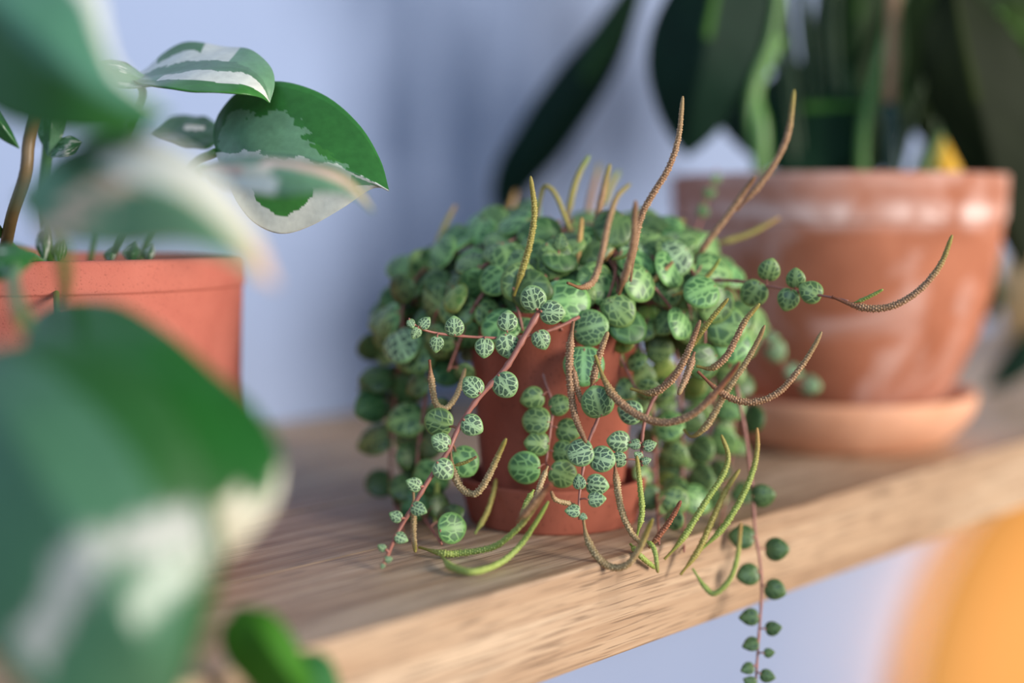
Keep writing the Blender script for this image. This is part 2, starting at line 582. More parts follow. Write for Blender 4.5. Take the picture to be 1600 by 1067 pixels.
# ------------------------------------------------------------------ peperomia leaves (shared meshes)
def pep_leaf_mesh(name, mat, point, cup, wid):
    """succulent lens leaf, 1 long, centred, y to the tip, z up"""
    rings, seg = 5, 26
    def outline(t):
        a = t * 2 * math.pi
        x, y = math.sin(a), -math.cos(a)
        k = max(0.0, y)
        x *= wid * (1 - point * 0.22 * k) * (1 + 0.10 * point * max(0.0, -y))
        y = y + point * 0.30 * k ** 14
        if y < -0.8:                                   # a slight notch at the stalk
            y += 0.10 * (1 - abs(x) / 0.6) if abs(x) < 0.6 else 0
        return 0.5 * x, 0.5 * y
    V, UV, F = [], [], []
    for side in (1, -1):
        base = len(V)
        V.append((0, 0, side * 0.055 + cup * 0.0))
        UV.append((0.5, 0.5))
        for i in range(1, rings + 1):
            q = i / rings
            for k in range(seg):
                x, y = outline(k / seg)
                th = 0.055 * math.sqrt(max(0, 1 - q ** 2.6)) * side + (0.006 * side if i == rings else 0)
                z = th - cup * q * q - 0.012 * math.exp(-(x * q / 0.06) ** 2) * (side > 0) * (q < 1)
                V.append((x * q, y * q, z))
                UV.append((0.5 + x * q, 0.5 + y * q))
        for k in range(seg):
            k2 = (k + 1) % seg
            F.append((base, base + 1 + k, base + 1 + k2)[::side])
            for i in range(rings - 1):
                a, b = base + 1 + i * seg, base + 1 + (i + 1) * seg
                F.append((a + k, b + k, b + k2, a + k2)[::side])
    n1, n2 = 1 + (rings - 1) * seg, 1 + rings * seg + 1 + (rings - 1) * seg
    for k in range(seg):
        k2 = (k + 1) % seg
        F.append((n1 + k, n2 + k, n2 + k2, n1 + k2))
    o = mesh_obj(name, V, F, mat, uvs=UV)
    me = o.data
    bpy.data.objects.remove(o)
    return me

SHAPES = [(0.15, 0.05, 1.0), (0.75, 0.03, 0.92), (0.45, 0.08, 0.98)]
LEAFM = {(s, m): pep_leaf_mesh('leaf', PEP[m], *SHAPES[s]) for s in range(3) for m in range(5)}
leaf_recs = []            # (size in view, vine object, mesh, matrix local to the plant)

def leaf_matrix(c, tip, nrm, size):
    y = np.asarray(tip, float)
    z = np.asarray(nrm, float)
    z /= np.linalg.norm(z)
    y = y - z * np.dot(y, z)
    y /= np.linalg.norm(y) + 1e-9
    x = np.cross(y, z)
    m = Matrix.Identity(4)
    for i in range(3):
        m[i][0], m[i][1], m[i][2], m[i][3] = x[i] * size, y[i] * size, z[i] * size, c[i] - PB[i]
    return m

def rnd_unit():
    v = rng.normal(size=3)
    return v / np.linalg.norm(v)

def make_vine(path, rad, leaves):
    """leaves: list of dict(c, r, mat, shape, tip, tilt); one stem with its leaf stalks, leaves as sub-parts"""
    n = len(path)
    rads = np.linspace(rad, rad * 0.55, n)
    # little nodes along the stem
    for i in range(2, n - 1, 5):
        rads[i] *= 1.25
    V, F = tube(path, rads, 7)
    V, F = [V], list(F)
    off = len(V[0])
    placed = []
    for lf in leaves:
        c = np.asarray(lf['c'])
        j = int(np.argmin(np.linalg.norm(path - c, axis=1)))
        near = path[j]
        tip = lf.get('tip')
        if tip is None:
            tip = c - near
            if np.linalg.norm(tip) < lf['r'] * 0.3:
                tip = np.array([0, 0, -1.0])
        view = CAM - c
        view /= np.linalg.norm(view)
        nrm = lf.get('nrm', view) + rnd_unit() * lf.get('tilt', 0.25)
        tip = np.asarray(tip) / np.linalg.norm(tip) + rnd_unit() * 0.15
        m = leaf_matrix(c, tip, nrm, lf['r'] * 2)
        base = c - np.array([m[i][1] for i in range(3)]) * 0.40
        mid = (near + base) / 2 + np.array([0, 0, 0.0004])
        v2, f2 = tube(catmull([near, mid, base], 5), rad * 0.42, 5)
        V.append(v2)
        F += [tuple(q + off for q in fc) for fc in f2]
        off += len(v2)
        placed.append((m, LEAFM[(lf.get('shape', 0), lf.get('mat', 1))], lf['r'] / np.linalg.norm(c - CAM)))
    vine = mesh_obj('vine', np.vstack(V), F, M['stem'], pep, PB)
    for m, me, sz in placed:
        leaf_recs.append((sz, vine, me, m))
    return vine

def trace_path(pts, d0, d1, n=None):
    k = len(pts)
    w = [safe(x, y, d0 + (d1 - d0) * i / (k - 1)) for i, (x, y) in enumerate(pts)]
    return catmull(w, n or max(12, 6 * k))

def traced_vine(pts, d0, d1, leaves, rad=0.0007, mat=0, shape=0, tilt=0.2):
    path = trace_path(pts, d0, d1)
    L = []
    for lf in leaves:
        x, y, r = lf[:3]
        dd = lf[3] if len(lf) > 3 and lf[3] else None
        if dd is None:
            pj = [np.dot(p - CAM, FWD) for p in path]
            pr = [((p - CAM) @ RGT / q * FPX + CX, CY - (p - CAM) @ UPV / q * FPX) for p, q in zip(path, pj)]
            j = int(np.argmin([(a - x) ** 2 + (b - y) ** 2 for a, b in pr]))
            dd = pj[j] * 100 - 0.15
        mm = lf[4] if len(lf) > 4 else mat
        sh = 1 if r < 15 else (0 if r > 19 else 2)
        L.append(dict(c=safe(x, y, dd), r=r * dd / 100 / FPX * 1.06, mat=mm, shape=sh, tilt=tilt))
    return make_vine(path, rad, L)

def auto_vine(pts, d0, d1, r=22, step=30, mat=1, rad=0.0006, side=20, mats=None, start=0, tilt=0.6):
    path = trace_path(pts, d0, d1, 60)
    L, s, flip = [], 0.0, 1
    seg = np.concatenate([[0], np.cumsum(np.linalg.norm(np.diff(path, axis=0), axis=1))])
    dm = (d0 + d1) / 200
    st = step * dm / FPX
    pos = st * (0.4 + start)
    while pos < seg[-1]:
        j = min(int(np.searchsorted(seg, pos)), len(path) - 2)
        p = path[j]
        t = path[j + 1] - path[j]
        view = CAM - p
        view /= np.linalg.norm(view)
        sd = np.cross(t, view)
        sd /= np.linalg.norm(sd) + 1e-9
        rr = r * dm / FPX * rng.uniform(0.78, 1.22) * (1 - 0.2 * pos / seg[-1])
        c = p + sd * flip * side * dm / FPX * rng.uniform(0.5, 1.3) + view * rng.uniform(-0.003, 0.005) + np.array([0, 0, rng.uniform(-0.002, 0.002)])
        if not (c[2] < 0.004 and shelf_b(c) > -0.004):
            L.append(dict(c=c, r=rr, mat=rng.choice(mats) if mats else mat, shape=int(rng.choice([0, 0, 2])),
                          tip=sd * flip + np.array([0, 0, -0.5]), tilt=tilt))
        flip = -flip
        pos += st * rng.uniform(0.8, 1.2)
    return make_vine(path, rad, L)

# traced strands in the plane of focus
traced_vine([(905, 495), (870, 512), (830, 524), (780, 528), (720, 525), (680, 520), (655, 512), (640, 500)], 40.2, 38.6,
            [(846, 530, 15), (793, 503, 16), (793, 539, 19), (757, 542, 15), (710, 511, 15), (682, 537, 12), (663, 505, 10), (650, 520, 9), (642, 505, 7)], 0.00055)
traced_vine([(842, 488), (820, 525), (790, 575), (745, 625), (715, 672), (700, 705), (670, 750), (645, 792), (620, 835), (600, 882)], 39.6, 38.2,
            [(833, 467, 20), (862, 488, 19), (789, 601, 20), (739, 604, 17), (737, 664, 17), (686, 660, 22, 39.6, 1), (690, 691, 15), (693, 733, 17),
             (724, 721, 24, 40.4, 1), (648, 757, 12), (653, 795, 12), (619, 807, 10), (626, 840, 10), (597, 856, 6.5), (606, 874, 6), (598, 884, 4)], 0.0009)
traced_vine([(843, 545), (850, 590), (863, 632), (859, 680), (853, 725)], 41.2, 40.6,
            [(833, 622, 18), (838, 657, 22), (841, 693, 19), (820, 731, 25), (873, 632, 17), (886, 672, 19), (880, 707, 19), (879, 741, 22)], 0.0006, mat=1, tilt=0.3)
traced_vine([(928, 600), (936, 645), (920, 690), (910, 740), (905, 780), (905, 812)], 39.4, 38.7,
            [(934, 629, 25, 38.6, 4), (907, 707, 21), (940, 717, 20), (905, 754, 11), (932, 758, 17), (931, 780, 13), (896, 798, 11), (911, 807, 6)], 0.0006)
traced_vine([(1075, 560), (1030, 610), (1010, 650), (1003, 690), (1003, 728)], 41.0, 39.6,
            [(968, 690, 17), (992, 694, 9), (1014, 696, 10), (998, 712, 7), (1009, 720, 7), (966, 718, 13), (985, 644, 19)], 0.0007)
traced_vine([(870, 455), (900, 480), (915, 520), (912, 580)], 41.5, 40.5,
            [(921, 512, 28, 40.6, 4), (912, 570, 31, 40.4, 4), (958, 484, 20), (913, 466, 18), (863, 416, 23), (875, 380, 13)], 0.0007, mat=1)
traced_vine([(1085, 445), (1120, 438), (1160, 440), (1200, 447), (1250, 456), (1290, 463), (1325, 470)], 42.5, 39.4,
            [(1202, 423, 17), (1178, 458, 21), (1232, 467, 17), (1243, 436, 15), (1268, 456, 18)], 0.0006, mat=1)
traced_vine([(1130, 430), (1150, 470), (1180, 510), (1210, 550), (1240, 590), (1275, 608)], 46, 49.5,
            [(1163, 478, 13), (1185, 512, 13), (1212, 550, 16), (1205, 528, 10), (1238, 580, 13), (1265, 602, 15)], 0.0005, mat=0)
traced_vine([(1150, 600), (1165, 680), (1175, 760), (1180, 830), (1188, 880), (1190, 930), (1186, 990), (1182, 1050), (1180, 1100)], 43, 41.4,
            [(1191, 775, 18), (1160, 838, 19), (1212, 858, 18), (1170, 897, 17), (1210, 921, 16), (1172, 964, 14), (1207, 982, 12), (1174, 1006, 12),
             (1201, 1020, 8), (1169, 1044, 10), (1198, 1056, 11), (1173, 1066, 10)], 0.0006, mat=2)
traced_vine([(1085, 370), (1100, 330), (1112, 285), (1120, 262)], 47, 49, [(1108, 302, 9), (1118, 280, 8), (1098, 330, 10)], 0.0004, mat=1)
# the curtains on either side
for pts, d0, d1, kw in (
        ([(700, 430), (650, 470), (630, 530), (620, 600), (612, 680), (612, 760), (630, 830)], 45, 45.5, dict(r=29, step=29, mats=[2, 2, 1], side=27)),
        ([(670, 445), (630, 485), (606, 530), (600, 590), (596, 640)], 46, 46, dict(r=27, step=28, mats=[2], side=22)),
        ([(720, 440), (690, 500), (675, 570), (662, 640), (652, 720), (655, 790), (690, 850)], 43.5, 43, dict(r=28, step=29, mats=[2, 2, 1], side=25)),
        ([(760, 450), (735, 490), (715, 540), (700, 580)], 42, 42, dict(r=24, step=26, mats=[1, 2], side=22)),
        ([(970, 480), (995, 530), (1015, 600), (1022, 680), (1026, 760), (1030, 850)], 43, 43.5, dict(r=25, step=26, mats=[1, 1, 2], side=22)),
        ([(1020, 450), (1050, 520), (1062, 600), (1066, 680), (1067, 760), (1069, 862)], 44, 44, dict(r=25, step=26, mats=[1, 1, 2, 3], side=22)),
        ([(1070, 440), (1100, 500), (1112, 570), (1112, 640), (1100, 710), (1095, 790)], 45, 45, dict(r=25, step=26, mats=[1], side=23)),
        ([(1100, 440), (1135, 520), (1150, 600), (1145, 680), (1135, 760), (1125, 830)], 46, 45, dict(r=22, step=28, mats=[1, 1, 2], side=20)),
        ([(1000, 470), (1030, 475), (1058, 495), (1070, 530)], 42.5, 42.5, dict(r=24, step=28, mats=[3, 1, 3], side=20)),
        ([(960, 500), (965, 545), (985, 590), (1000, 620)], 42.0, 41.6, dict(r=21, step=24, mats=[1, 1, 3], side=19))):
    auto_vine(pts, d0, d1, **kw)

# the mound: strands radiating over the pot's rim
CEN = SP + 0.0
CEN += np.array([0.0065, 0.011, 0])
for i in range(56):
    az = 2 * math.pi * (i + rng.uniform(-0.3, 0.3)) / 56
    inner = i % 4 >= 2
    front = max(0.0, -math.sin(az))
    R = (0.054 + 0.004 * rng.uniform(-1, 1)) * (1 - 0.36 * front)
    zc, h = 0.060, 0.029 + rng.uniform(-0.003, 0.003)
    if inner:
        R, h = (R * 0.8, h * 0.74) if i % 4 == 2 else (R * 0.62, h * 0.42)
    drop = 0.004 + 0.01 * rng.rand() if front < 0.5 else 0.0
    pts = []
    for q in np.linspace(0.1, 1.0, 9):
        ang = q * math.pi / 2
        aa = az + 0.25 * math.sin(q * 3 + i)
        pts.append(CEN + np.array([math.cos(aa) * R * math.sin(ang), math.sin(aa) * R * math.sin(ang), zc + h * math.cos(ang)]))
    if drop:
        pts.append(pts[-1] + np.array([0, 0, -drop]))
    path = catmull(pts, 40)
    L = []
    seg = np.concatenate([[0], np.cumsum(np.linalg.norm(np.diff(path, axis=0), axis=1))])
    pos, flip = rng.uniform(0.010, 0.018), 1
    while pos < seg[-1]:
        j = min(int(np.searchsorted(seg, pos)), len(path) - 2)
        p = path[j]
        t = path[j + 1] - path[j]
        out = p - (CEN + np.array([0, 0, zc - 0.02]))
        out /= np.linalg.norm(out)
        sd = np.cross(t, out)
        sd /= np.linalg.norm(sd) + 1e-9
        view = (CAM - p) / np.linalg.norm(CAM - p)
        rr = rng.uniform(0.0047, 0.0066)
        L.append(dict(c=p + sd * flip * rr * 0.9 + out * rng.uniform(0, 0.004), r=rr, mat=int(rng.choice([1, 1, 1, 2, 0, 3], p=[.2, .2, .25, .24, .08, .03])),
                      shape=int(rng.choice([0, 0, 2])), tip=sd * flip + 0.4 * t / np.linalg.norm(t), nrm=out * 0.6 + view * 0.55, tilt=0.4))
        flip = -flip
        pos += rng.uniform(0.0074, 0.0104)
    make_vine(path, 0.0006, L)

def add_leaves():
    leaf_recs.sort(key=lambda r: -r[0])
    rest_v, rest_f, rest_uv, off = [], [], [], {}
    bulk = {}
    for i, (sz, vine, me, m) in enumerate(leaf_recs):
        if i < 296:
            o = bpy.data.objects.new('leaf', me)
            COL.objects.link(o)
            o.parent = vine
            o.matrix_local = m
        else:
            bulk.setdefault(me.materials[0].name, []).append((me, m))
    allv, allf, alluv, mats, fm = [], [], [], [], []
    n0 = 0
    for mi, (mn, items) in enumerate(bulk.items()):
        mats.append(bpy.data.materials[mn])
        for me, m in items:
            n = len(me.vertices)
            co = np.empty(n * 3)
            me.vertices.foreach_get('co', co)
            M4 = np.array(m)
            allv.append(co.reshape(-1, 3) @ M4[:3, :3].T + M4[:3, 3])
            uv = np.empty(len(me.loops) * 2)
            me.uv_layers[0].data.foreach_get('uv', uv)
            li = np.empty(len(me.loops), np.int32)
            me.loops.foreach_get('vertex_index', li)
            uvv = np.zeros((n, 2))
            uvv[li] = uv.reshape(-1, 2)
            alluv.append(uvv)
            for p in me.polygons:
                allf.append([q + n0 for q in p.vertices])
                fm.append(mi)
            n0 += n
    if allv:
        o = mesh_obj('leaves', np.vstack(allv), allf, mats[0], pep, uvs=np.vstack(alluv))
        for mt in mats[1:]:
            o.data.materials.append(mt)
        o.data.polygons.foreach_set('material_index', fm)
        o['kind'] = 'stuff'

add_leaves()

# ------------------------------------------------------------------ flower spikes
BRN = (lin((122, 86, 58)), lin((208, 172, 134)))      # valley, grain
TAN = (lin((142, 116, 76)), lin((212, 190, 146)))
RED = (lin((124, 70, 48)), lin((186, 126, 94)))
OLV = (lin((136, 124, 56)), lin((190, 180, 108)))
LIM = (lin((128, 146, 66)), lin((178, 190, 110)))
OCH = (lin((160, 124, 68)), lin((204, 170, 108)))

def spike(pts, d0, d1, body, tip=OLV, base=None, r=0.00105, bump=0.34, stalk=0.12):
    k = len(pts)
    w = [safe(x, y, d0 + (d1 - d0) * i / (k - 1), 0.0016) for i, (x, y) in enumerate(pts)]
    L = sum(np.linalg.norm(w[i + 1] - w[i]) for i in range(k - 1))
    n = max(24, int(L / 0.00022))
    path = catmull(w, n)
    sides, per = 18, 6
    q = np.linspace(0, 1, n)
    taper = np.where(q > 0.93, np.sqrt(np.clip(1 - ((q - 0.93) / 0.075) ** 2, 0.08, 1)), 1.0) * (1.0 - 0.28 * q)
    grow = np.clip((q - stalk * 0.6) / (stalk + 1e-6), 0, 1)
    taper = taper * (0.50 + 0.50 * grow)
    # seed grains in offset rows
    row = np.arange(n) / 3.2
    ri = np.floor(row).astype(int)
    fr = row - ri
    col = np.arange(sides)[None, :] * per / sides + 0.5 * (ri % 2)[:, None]
    ci = np.floor(col).astype(int) % per
    fc = col - np.floor(col)
    size = 0.45 + 0.55 * rng.rand(ri.max() + 1, per)
    knob = (np.sin(math.pi * fr)[:, None] * np.sin(math.pi * np.clip(fc + 1 / 6, 0, 1))) * size[ri[:, None], ci]
    knob = knob * (grow * np.clip((1.0 - q) / 0.25, 0.22, 1))[:, None]
    rad = 0.92 * r * taper[:, None] * (0.86 + 1.7 * bump * knob)
    V, F = tube(path, rad, sides)
    base = base or body
    def grad(idx):
        a = np.clip(q / 0.25, 0, 1)[:, None]
        b = np.clip((q - 0.68) / 0.28, 0, 1)[:, None]
        return ((base[idx] * (1 - a) + body[idx] * a) * (1 - b) + tip[idx] * b)[:, None, :]
    kk = np.clip(knob, 0, 1)[:, :, None]
    C = grad(0) * (1 - kk) + grad(1) * kk
    return mesh_obj('flower_spike', V, F, M['spike'], pep, PB, cols=C.reshape(-1, 3))

spike([(985, 440), (992, 380), (1003, 335), (1022, 300), (1045, 262), (1060, 215), (1067, 150)], 40.6, 39.3, BRN, TAN)
spike([(967, 460), (980, 420), (990, 375), (993, 313)], 37.6, 36.4, BRN, BRN, r=0.0011)
spike([(803, 462), (815, 425), (828, 380), (835, 330), (829, 275)], 40.6, 39.4, OLV, OLV)
spike([(885, 345), (895, 300), (905, 270), (921, 243)], 43.5, 43.5, OLV, LIM, base=OCH)
spike([(900, 385), (885, 345), (870, 308), (858, 293), (848, 297), (838, 345)], 42.5, 43.0, OLV, OLV, base=OCH, r=0.0008)
spike([(928, 400), (933, 345), (942, 300), (953, 256)], 42.5, 42.5, BRN, OLV, r=0.0012)
spike([(915, 350), (925, 300), (937, 256)], 47, 48.5, BRN, OLV, r=0.0012)
spike([(943, 325), (953, 293), (967, 267)], 45.5, 46.5, OLV, LIM, r=0.0011)
spike([(887, 442), (909, 449), (928, 437), (940, 398), (951, 347), (964, 308), (985, 287)], 39.0, 43.5, BRN, OLV)
spike([(902, 412), (905, 380), (909, 340)], 41.5, 42, OCH, OCH, r=0.001)
spike([(946, 408), (962, 375), (983, 345)], 42, 42.5, OCH, OCH, r=0.001)
spike([(957, 405), (978, 400), (998, 388)], 41.4, 40.8, LIM, OLV, r=0.0006)
spike([(975, 462), (1010, 447), (1035, 425), (1052, 408)], 41.5, 41.5, OCH, BRN, base=OLV, r=0.0009)
spike([(1005, 360), (1040, 352), (1070, 344)], 45, 45, OCH, OLV, r=0.0012)
spike([(1005, 381), (1030, 377), (1056, 370)], 46, 46, OCH, OCH, r=0.0011)
spike([(1083, 412), (1105, 378), (1140, 332), (1162, 300), (1180, 275)], 42.8, 41.8, BRN, BRN, r=0.0012)
spike([(1150, 330), (1185, 290), (1213, 250), (1232, 205), (1241, 140)], 42.4, 41.6, BRN, OLV, r=0.0011)
spike([(1115, 382), (1168, 366), (1218, 340)], 45.5, 45.5, OLV, OCH, r=0.001)
spike([(1050, 462), (1082, 450), (1108, 428), (1125, 404)], 41.6, 41.0, OLV, LIM, base=OCH, r=0.0008)
spike([(1300, 463), (1325, 474), (1360, 482), (1400, 476), (1440, 450), (1470, 412), (1488, 367)], 39.4, 38.4, BRN, OLV, base=RED)
spike([(1335, 473), (1355, 465), (1380, 452)], 39.2, 38.8, LIM, LIM, r=0.0006)
spike([(1065, 560), (1088, 530), (1110, 500), (1138, 466)], 40.2, 39.4, OLV, OLV, base=BRN, r=0.0009)
spike([(985, 607), (1015, 614), (1039, 603), (1060, 579), (1079, 540), (1094, 500)], 40.0, 39.2, BRN, BRN, base=OLV, r=0.00115)
spike([(1085, 550), (1075, 582), (1060, 617)], 39.2, 38.8, BRN, TAN, r=0.0011)
spike([(1088, 572), (1112, 575), (1135, 556), (1152, 525), (1165, 500), (1187, 474)], 39.8, 39.2, BRN, OLV, base=OLV)
spike([(1068, 671), (1082, 682), (1106, 662), (1133, 615), (1164, 568), (1183, 535), (1195, 508)], 40.6, 39.4, TAN, TAN, base=OLV)
spike([(930, 555), (945, 595), (965, 625), (1000, 650), (1040, 660), (1080, 648), (1112, 620), (1140, 587), (1156, 565)], 38.8, 37.0, BRN, RED, base=OLV, r=0.0012)
spike([(1090, 580), (1120, 608), (1150, 625), (1185, 627), (1220, 610), (1250, 575), (1270, 545), (1284, 518)], 39.6, 38.9, BRN, TAN, base=RED)
spike([(896, 502), (891, 540), (890, 580), (893, 620), (900, 655), (916, 692)], 39.0, 38.8, BRN, BRN, r=0.0012)
spike([(895, 572), (900, 600), (909, 630)], 38.9, 38.9, BRN, TAN, r=0.001)
spike([(923, 607), (930, 580), (938, 550), (950, 518)], 39.2, 38.9, BRN, TAN, r=0.0011)
spike([(671, 562), (675, 600), (681, 630), (696, 638), (712, 620), (722, 593), (727, 575)], 39.6, 40.2, TAN, TAN, base=RED, r=0.001)
spike([(703, 700), (708, 735), (722, 764), (745, 770), (765, 740), (780, 708), (791, 685)], 39.2, 38.2, TAN, OLV, base=BRN, r=0.0011)
spike([(708, 728), (728, 722), (745, 713)], 39.2, 39.0, OLV, BRN, r=0.00055)
spike([(742, 834), (760, 802), (770, 772), (775, 748)], 41.0, 41.6, OLV, OLV, base=LIM, r=0.0009)
spike([(679, 818), (682, 785), (683, 752)], 42.5, 42.5, LIM, LIM, r=0.001)
spike([(646, 768), (647, 800), (646, 832), (649, 862)], 40.2, 40.0, TAN, OLV, r=0.0009)
spike([(655, 855), (690, 864), (720, 864), (772, 854), (807, 827), (830, 800), (850, 773)], 39.6, 37.2, LIM, BRN, base=OLV, r=0.001)
spike([(690, 868), (705, 885), (740, 893), (780, 880), (810, 855), (835, 820), (857, 783)], 38.5, 37.8, LIM, LIM, base=LIM, r=0.001)
spike([(856, 728), (847, 750), (838, 775), (830, 793)], 38.8, 38.4, TAN, BRN, r=0.0009)
spike([(834, 765), (822, 787), (813, 812)], 39.2, 38.9, LIM, OLV, r=0.0009)
spike([(808, 815), (825, 795), (845, 772), (862, 754)], 37.0, 36.2, BRN, RED, r=0.0011)
spike([(898, 788), (882, 785), (867, 780), (861, 767)], 39.0, 38.6, TAN, BRN, r=0.0008)
spike([(911, 808), (917, 840), (932, 868), (955, 886), (980, 882), (1000, 855), (1011, 830), (1020, 810)], 38.9, 37.4, TAN, OLV, base=TAN, r=0.0011)
spike([(960, 720), (965, 765), (972, 800), (985, 830), (998, 845), (1008, 853)], 39.6, 38.9, TAN, TAN, base=RED, r=0.0011)
spike([(995, 838), (1003, 800), (1000, 760), (995, 712)], 39.2, 38.8, LIM, OLV, r=0.0009)
spike([(1014, 856), (1035, 830), (1052, 805), (1064, 782)], 39.2, 38.9, RED, RED, base=BRN, r=0.0009)
spike([(1008, 843), (1022, 858), (1028, 895)], 38.9, 38.4, LIM, OLV, r=0.0008)
spike([(1038, 874), (1066, 842), (1105, 780), (1128, 745), (1138, 713), (1127, 679)], 40.0, 40.0, LIM, OLV, base=OLV, r=0.001)
spike([(1063, 898), (1091, 860), (1116, 806), (1135, 765), (1156, 733)], 40.3, 40.6, OLV, OLV, base=OLV, r=0.001)
spike([(1092, 862), (1125, 830), (1152, 790), (1173, 745), (1183, 705), (1183, 668)], 40.4, 40.0, LIM, OCH, base=LIM, r=0.001)
spike([(1082, 888), (1100, 915), (1117, 927), (1140, 905), (1152, 870), (1158, 815)], 37.5, 37.0, LIM, OCH, base=LIM, r=0.0008)
spike([(985, 850), (1000, 868), (1024, 888)], 40.5, 40.0, LIM, LIM, r=0.0009)
spike([(678, 392), (695, 352), (712, 320)], 45.5, 46, OLV, OCH, r=0.0009)
spike([(785, 370), (795, 335), (806, 298)], 50, 51, OCH, OCH, r=0.0011)
spike([(823, 368), (822, 350), (820, 328)], 47, 47, OCH, OCH, r=0.001)

# ------------------------------------------------------------------ leaf blades lofted through two edges and a midrib
def fbm(x, y, z=0.0, sc=1.0, octv=4):
    return mnoise.fractal(Vector((x * sc, y * sc, z)), 1.0, 2.0, octv)

def blade(name, parent, base, Lp, Mp, Rp, pattern, mat, nu=46, nv=30, thick=0.0004, wave=0.0, seed=0.0):
    """Lp, Mp, Rp: left edge, midrib and right edge from stalk to tip as (x, y, depth)"""
    L = catmull([P(*p) for p in Lp], nu)
    Mi = catmull([P(*p) for p in Mp], nu)
    R = catmull([P(*p) for p in Rp], nu)
    us, vs = np.linspace(0, 1, nu), np.linspace(-1, 1, nv)
    V, C = [], []
    for i, u in enumerate(us):
        for v in vs:
            a = abs(v)
            E = L[i] if v < 0 else R[i]
            bow = a ** 1.12
            p = Mi[i] * (1 - bow) + E * bow
            if wave:
                w = np.linalg.norm(L[i] - R[i])
                nn = np.cross(L[i] - R[i], Mi[min(i + 1, nu - 1)] - Mi[max(i - 1, 0)])
                ln = np.linalg.norm(nn)
                if ln > 1e-9:
                    p = p + nn / ln * wave * (math.sin(u * 17 + a * 5 + seed) * a ** 1.5 * 0.6 + math.sin(u * 30 - a * 9) * 0.25 * a) * min(1, w / 0.02)
            V.append(p)
            C.append(pattern(u, v))
    F = []
    for i in range(nu - 1):
        for k in range(nv - 1):
            q = i * nv + k
            F.append((q, q + 1, q + nv + 1, q + nv))
    o = mesh_obj(name, V, F, mat, parent, base, cols=np.array(C))
    s = o.modifiers.new('thickness', 'SOLIDIFY')
    s.thickness, s.offset = thick, 0
    return o

def stalk(name, parent, base, pts, r0, r1, mat, sides=9):
    path = catmull([P(*p) for p in pts], 26)
    V, F = tube(path, np.linspace(r0, r1, len(path)), sides)
    return mesh_obj(name, V, F, mat, parent, base)

GRN, GRN2, GREY, WHT, CRM, PCH = (lin(c) for c in ((46, 100, 46), (58, 118, 52), (104, 146, 112), (222, 226, 214), (218, 214, 190), (218, 184, 158)))

def pat_general(seed, white=0.12, grey=-0.05, deep=GRN, sc=1.0):
    def f(u, v):
        x, y = u * 3.2 * sc, v * 1.8 * sc
        st = fbm(x * 0.7 + seed, y * 1.2 + seed * 1.7, seed, 1.0)
        ed = 0.18 * fbm(x * 5, y * 5, seed + 3, 1.0, 3)
        w = st + ed
        if w > white:
            return WHT * (0.94 + 0.1 * fbm(x * 8, y * 8, seed))
        if w > grey:
            return GREY * (1 + 0.2 * fbm(x * 4, y * 4, seed + 1))
        c = deep * (1 + 0.25 * fbm(x * 3, y * 3, seed + 2))
        return c * 1.35 if abs(v) < 0.03 else c
    return f

def pat_hero(u, v):
    e = 0.10 * fbm(u * 9, v * 6, 1.3, 1.0, 4)
    e2 = 0.05 * fbm(u * 24, v * 14, 4.3, 1.0, 3)
    jag = e + e2
    # lower half white, with one green patch
    pa = ((u - 0.47) / 0.15) ** 2 + ((v - 0.52) / 0.26) ** 2
    lowline = 0.05 + 0.1 * (u - 0.5) - 0.30 * max(0, u - 0.45) + 0.5 * max(0, 0.32 - u)
    if v > lowline + jag * 1.3:
        if pa < 1 + jag * 2:
            return GRN2 * (1.15 + 0.5 * e)
        if u > 0.8 and v > 0.15 + jag and v < 0.5 + jag:
            return GREY * 1.1
        return WHT * (0.9 + 0.25 * e)
    # grey-green patch over the middle of the upper half
    top = -0.66 + 1.25 * max(0, u - 0.30) + 0.22 * math.sin(u * 24)* 0.35
    if v > top + jag * 1.6 and u > 0.04 + jag * 0.3:
        return GREY * (0.98 + 1.2 * e) if u < 0.62 + 0.6 * jag or v > -0.12 + jag else GRN2 * (1 + e)
    return GRN * (1.15 + 0.9 * e + (0.3 if v < -0.93 else 0))

# ------------------------------------------------------------------ variegated plant at left
d_l = 46.0
LPc = ground(92, 790)
LPc = S(float(np.dot(P(84, 700, 45.5) - O, sdir)), float(np.dot(P(84, 700, 45.5) - O, ndir)), 0.0)
pot = thing('potted_pothos', 'leafy plant with green and white variegated leaves in salmon terracotta pot', 'potted plant', LPc)
rim_front = 0.0595
zr = 0.0
RIM_Z = CAM[2] - (408 - HORIZON) / FPX * 0.392
v, f = lathe(pot_prof(0.0612, 0.0580, RIM_Z, 0.0045, 0.0098, 0.0006), 96)
mesh_obj('pot', v, f, M['clay_left'], pot)
v, f = soil_mesh(0.0545, RIM_Z - 0.011, 0.004)
mesh_obj('soil', v, f, M['soil'], pot)
LB = np.array(pot.location)

def pleaf(Lp, Mp, Rp, pattern, nu=46, nv=30, wave=0.0004, thick=0.0005, seed=0.0, petiole=None, pr=0.0013, pmat='green_stem', lmat='pothos'):
    o = blade('leaf', pot, LB, Lp, Mp, Rp, pattern, M[lmat], nu, nv, thick, wave, seed)
    if petiole:
        stalk('petiole', o, LB, petiole, pr * 1.15, pr * 0.8, M[pmat])
    return o

